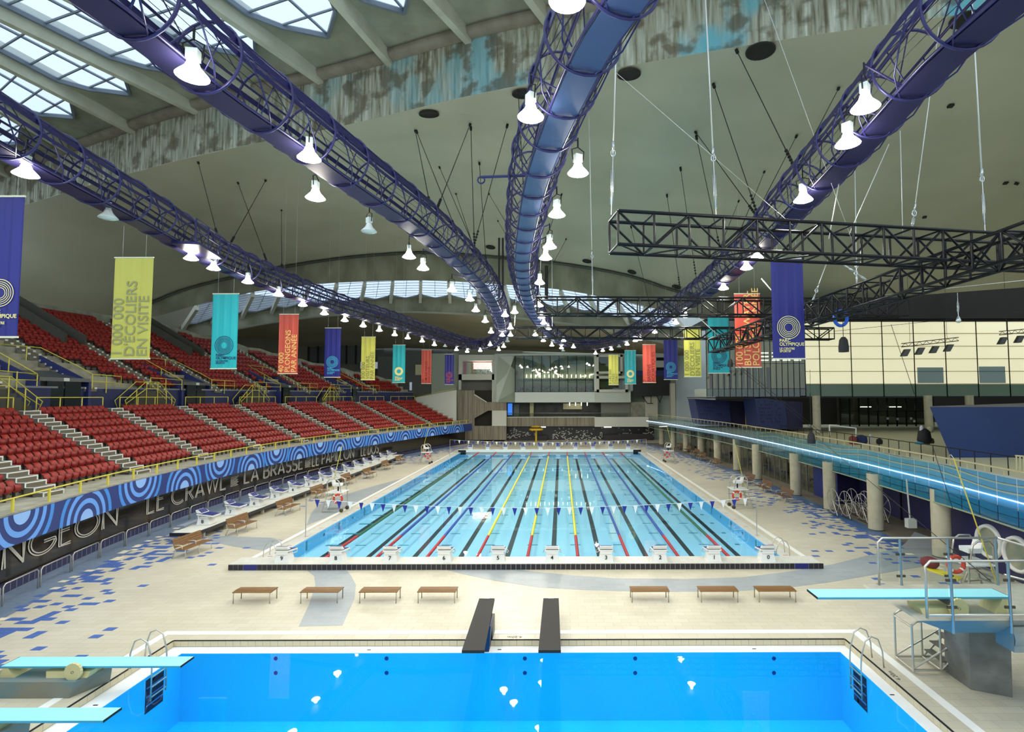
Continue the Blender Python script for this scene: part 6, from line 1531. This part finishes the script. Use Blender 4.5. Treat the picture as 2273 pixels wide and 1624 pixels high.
# pool ladders
def ladder(x, y, ax, sg, label, zt=.75, zb=-.9):
    t = thing('pool_ladder', label, 'ladder', (x, y, 0), group='steel pool ladders')
    for d in (-.3, .3):
        pts = [(-.45, .0), (-.42, .45), (-.3, zt - .05), (-.12, zt + .03), (.08, zt - .1), (.2, .3), (.22, 0), (.22, zb)]
        pts = [(u * sg, v) for u, v in pts]
        q = [(x + u, y + d, v) if ax == 'x' else (x + d, y + u, v) for u, v in pts]
        MB().path(q, .022, 8).build('hand_rail', steel, t)
    for i in range(3):
        z = zb + .1 + i * .28; u = .22 * sg
        a, b = ((x + u, y - .3, z), (x + u, y + .3, z)) if ax == 'x' else ((x - .3, y + u, z), (x + .3, y + u, z))
        rod(t, a, b, .025, 'rung', steel)
ladder(PX0 - .02, 27.0, 'x', 1, 'steel pool ladder at the near left corner of the lap pool'); ladder(PX1 + .02, 27.2, 'x', -1, 'steel pool ladder at the near right corner of the lap pool')
ladder(DX0 - .1, 16.35, 'x', 1, 'steel ladder at the left far corner of the diving pool', .85); ladder(DX1 + .1, 16.35, 'x', -1, 'steel ladder at the right far corner of the diving pool', .85)
# ---------------- springboards
aqua = M('aqua_board', (150, 222, 232), .45); aquad = M('aqua_edge', (70, 160, 180), .45); sand = M('sand_casting', (206, 194, 140), .5)
wear = M('rough_stained_concrete', (130, 128, 112), .85, c2=(96, 128, 134), scale=.9, bump=.2, lo=.45, hi=.7)
def springboard(label, y0, y1, x0, x1, z, d, base, fulc):
    """x0 = clamped end, x1 = tip; d = direction sign"""
    t = thing('springboard', label, 'springboard', (x0, (y0 + y1) / 2, z), group='aqua springboards')
    xa, xb = min(x0, x1), max(x0, x1)
    MB().box(xa, xb, y0, y1, z - .045, z).build('board', aqua, t); MB().box(xa, xb, y0 - .006, y0, z - .05, z - .004).build('edge', aquad, t)
    e = x1; MB().box(min(e, e + d * .012), max(e, e + d * .012), y0, y1, z - .05, z + .003).build('tip_edge', black, t); e = x0; MB().box(min(e, e - d * .012), max(e, e - d * .012), y0, y1, z - .05, z + .003).build('end_edge', black, t)
    fx = fulc; zb = base
    MB().hexa([(fx - .55, y0 - .02, zb), (fx + .55, y0 - .02, zb), (fx + .55, y1 + .02, zb), (fx - .55, y1 + .02, zb), (fx - .6, y0 + .03, zb + .15), (fx + .6, y0 + .03, zb + .15), (fx + .6, y1 - .03, zb + .15), (fx - .6, y1 - .03, zb + .15)]).build('fulcrum_base', sand, t)
    MB().lathe([(.07, y0 - .1), (.07, y1 + .1)], 12, (fx + .1, 0, z - .13), 'y').build('roller', M('dark_roller', (40, 40, 44), .5), t)
    w_ = MB(); prof = []
    n = 36; cz = zb + .2; cy = y0 - .06; cx_ = fx + .25
    ring_ = [(cx_ + (.22 + (.012 if k % 2 else 0)) * math.cos(2*PI*k/n), cz + (.22 + (.012 if k % 2 else 0)) * math.sin(2*PI*k/n)) for k in range(n)]
    w_.prism(ring_, cy - .07, cy, 'y'); w_.build('adjust_wheel', sand, t)
    MB().lathe([(.035, cy - .08), (.035, cy + .1)], 8, (cx_, 0, cz), 'y').build('axle', black, t)
    s = -d
    MB().hexa([(x0 - d*0.02, y0, zb), (x0 + d * .38, y0, zb), (x0 + d * .38, y1, zb), (x0 - d*.02, y1, zb), (x0 + d * .05, y0, z - .05), (x0 + d * .2, y0, z - .05), (x0 + d * .2, y1, z - .05), (x0 + d * .05, y1, z - .05)]).build('rear_anchor', sand, t)
    return t
springboard('low aqua springboard on the left, farther from the camera', 14.78, 15.3, -15.1, -10.26, .72, 1, .42, -13.3)
springboard('low aqua springboard on the left, nearest the bottom edge', 12.36, 12.86, -15.1, -10.27, .72, 1, .42, -13.3)
springboard('high aqua springboard on the right concrete platform', 13.3, 13.85, 10.95, 6.25, 3.03, -1, 2.6, 9.35)
for k, (y0, y1, x1) in enumerate(((14.56, 15.4, -12.9), (12.15, 12.95, -12.75))):
    t = thing('springboard_plinth', ['stained concrete plinth under the farther left springboard', 'stained concrete plinth under the nearest left springboard'][k], 'plinth', (-14.3, y0, 0), group='springboard plinths')
    MB().hexa([(-15.6, y0, 0), (x1 - .12, y0, 0), (x1 + .25, y1, 0), (-15.6, y1, 0), (-15.5, y0, .42), (x1, y0, .42), (x1 + .3, y1, .42), (-15.5, y1, .42)]).build('body', wear, t)
# black covered boards in the centre
rub = M('black_rubber', (34, 32, 28), .7)
for k, (x, xf_) in enumerate(((-2.44, -2.72), (-.33, -.38))):
    t = thing('covered_board', ['black covered springboard over the pool edge, left of the pair', 'black covered springboard over the pool edge, right of the pair'][k], 'springboard', (x, 17.6, 0), group='black covered springboards')
    MB().hexa([(x - .31, 15.1, .88), (x + .31, 15.1, .88), (xf_ + .28, 19.9, .50), (xf_ - .28, 19.9, .50), (x - .31, 15.1, .96), (x + .31, 15.1, .96), (xf_ + .28, 19.9, .58), (xf_ - .28, 19.9, .58)]).build('board', rub, t)
    MB().box(x - .18, x + .18, 17.9, 18.5, 0, .6).build('front_stand', black_metal, t); MB().box(xf_ - .18, xf_ + .18, 19.5, 19.85, 0, .48).build('rear_stand', black_metal, t)
    MB().hexa([(x - .12, 17.5, -.2), (x + .12, 17.5, -.2), (x + .12, 17.9, -.2), (x - .12, 17.9, -.2), (x - .2, 17.3, .68), (x + .2, 17.3, .68), (x + .2, 17.9, .68), (x - .2, 17.9, .68)]).build('bracket', M('navy_bracket', (30, 40, 80), .5), t)
    MB().box(xf_ - .1, xf_ + .1, 19.84, 19.91, .57, .6).build('clip', steel, t)
# ---------------- concrete 3 m platform at right
pt_ = thing('diving_platform', 'thick stained concrete diving platform on a pier at the right edge', 'diving platform', (11.4, 14.5, 0))
slabm = M('blue_stained_concrete', (150, 152, 142), .8, c2=(84, 132, 156), scale=.55, bump=.1, lo=.42, hi=.6); topm = M('platform_top', (176, 172, 154), .8, c2=(160, 156, 140), scale=2)
MB().hexa([(9.7, 13.6, 2.05), (16, 13.6, 2.05), (16, 15.3, 2.05), (9.7, 15.3, 2.05), (8.5, 13.02, 2.58), (16, 13.02, 2.58), (16, 15.4, 2.58), (8.5, 15.4, 2.58)]).build('slab', slabm, pt_)
MB().hexa([(8.5, 13.02, 2.58), (16, 13.02, 2.58), (16, 15.4, 2.58), (8.5, 15.4, 2.58), (8.55, 13.06, 2.62), (16, 13.06, 2.62), (16, 15.38, 2.62), (8.55, 15.38, 2.62)]).build('top_face', topm, pt_)
MB().box(10.9, 16, 13.2, 13.75, 1.75, 2.35).lathe([(.3, 10.9), (.3, 16)], 16, (0, 13.45, 2.05), 'x').build('beam', slabm, pt_)
pa, pb, pc = atZ(2155, 1530, 0), atZ(2248, 1548, 0), atZ(2098, 1490, 0); pd = pb + pc - pa; up2 = Vector((-.05, -.1, 2.1))
MB().hexa([pa, pb, pd, pc, pa + up2, pb + up2, pd + up2, pc + up2]).build('pier', M('dark_pier_concrete', (104, 104, 98), .8, c2=(132, 134, 128), scale=1.5, bump=.15), pt_)
prl = thing('platform_railing', 'brushed steel railing with glass panes around the concrete platform', 'railing', (11, 13.1, 2.6))
def pr(y, x0, xs_, x1, zb, zt):
    MB().path([(x0, y, zb), (x0, y, zt - .12), (x0 + .12, y, zt), (x1, y, zt)], .032, 8).build('rail', steel, prl)
    for x in xs_: rod(prl, (x, y - .02, zb - .35), (x, y, zt), .034, 'post', M('blue_steel', (150, 176, 190), .3, .9))
    for a, b in zip([x0] + xs_, xs_): MB().add([(a + .07, y, zb + .1), (b - .07, y, zb + .1), (b - .07, y, zt - .28), (a + .07, y, zt - .28)], [(0, 1, 2, 3)]).build('glass_pane', MATS['clear_glass'], prl)
    for x in xs_[:-1]:
        for z in (zb + .25, zt - .45): MB().box(x - .12, x + .12, y - .02, y + .02, z - .03, z + .03).build('clamp', M('dark_clamp', (84, 80, 70), .4, .6), prl)
pr(13.0, 8.7, [9.3, 10.68, 12.4], 13.2, 2.65, 3.98); MB().path([(8.72, 13.0, 2.72), (13.2, 13.0, 2.72)], .028, 8).build('rail', steel, prl)
pr(15.3, 8.93, [9.55, 10.9, 12.25], 12.3, 2.62, 3.92); MB().path([(12.3, 15.3, 3.92), (13.4, 15.1, 3.6), (15.0, 14.8, 3.3)], .032, 8).build('rail', steel, prl)
MB().path([(12.45, 15.3, 2.9), (15.5, 14.6, 2.2)], .03, 8).build('rail', steel, prl)
# rolling steel stair under the platform
rs = thing('rolling_stair', 'steel tube rolling stair with open treads parked under the platform', 'stair', (10.7, 16.2, 0))
for x in (10.05, 10.85, 11.5):
    for y in (15.7, 16.5):
        if x < 11: rod(rs, (x, y, .06), (x, y, 1.35), .03, 'upright', steel)
for y in (15.7, 16.5): MB().path([(10.05, y, 1.35), (10.2, y, 1.45), (11.4, y, 1.6)], .03, 6).build('hand_rail', steel, rs); rod(rs, (10.05, y, .15), (11.4, y, .9), .03, 'stringer', steel); rod(rs, (10.05, y, .1), (11.5, y, .1), .03, 'base_bar', steel); rod(rs, (10.85, y, .1), (11.6, y, .8), .03, 'diagonal', steel)
for z in (.1, 1.3): rod(rs, (10.05, 15.7, z), (10.05, 16.5, z), .03, 'cross_bar', steel); rod(rs, (10.85, 15.7, z), (10.85, 16.5, z), .03, 'cross_bar', steel)
for i in range(4): MB().box(10.9 + i * .16, 11.15 + i * .16, 15.72, 16.48, .3 + i * .25, .33 + i * .25).build('tread', M('tread_dark', (110, 108, 98), .5), rs)
MB().add([(10.07, 15.75, .3), (10.83, 15.75, .3), (10.83, 15.75, 1.2), (10.07, 15.75, 1.2)], [(0, 1, 2, 3)]).build('glass_pane', MATS['clear_glass'], rs)
for o in list(scene.objects):
    if o.parent is None and o.type == 'EMPTY' and not o.children: bpy.data.objects.remove(o)
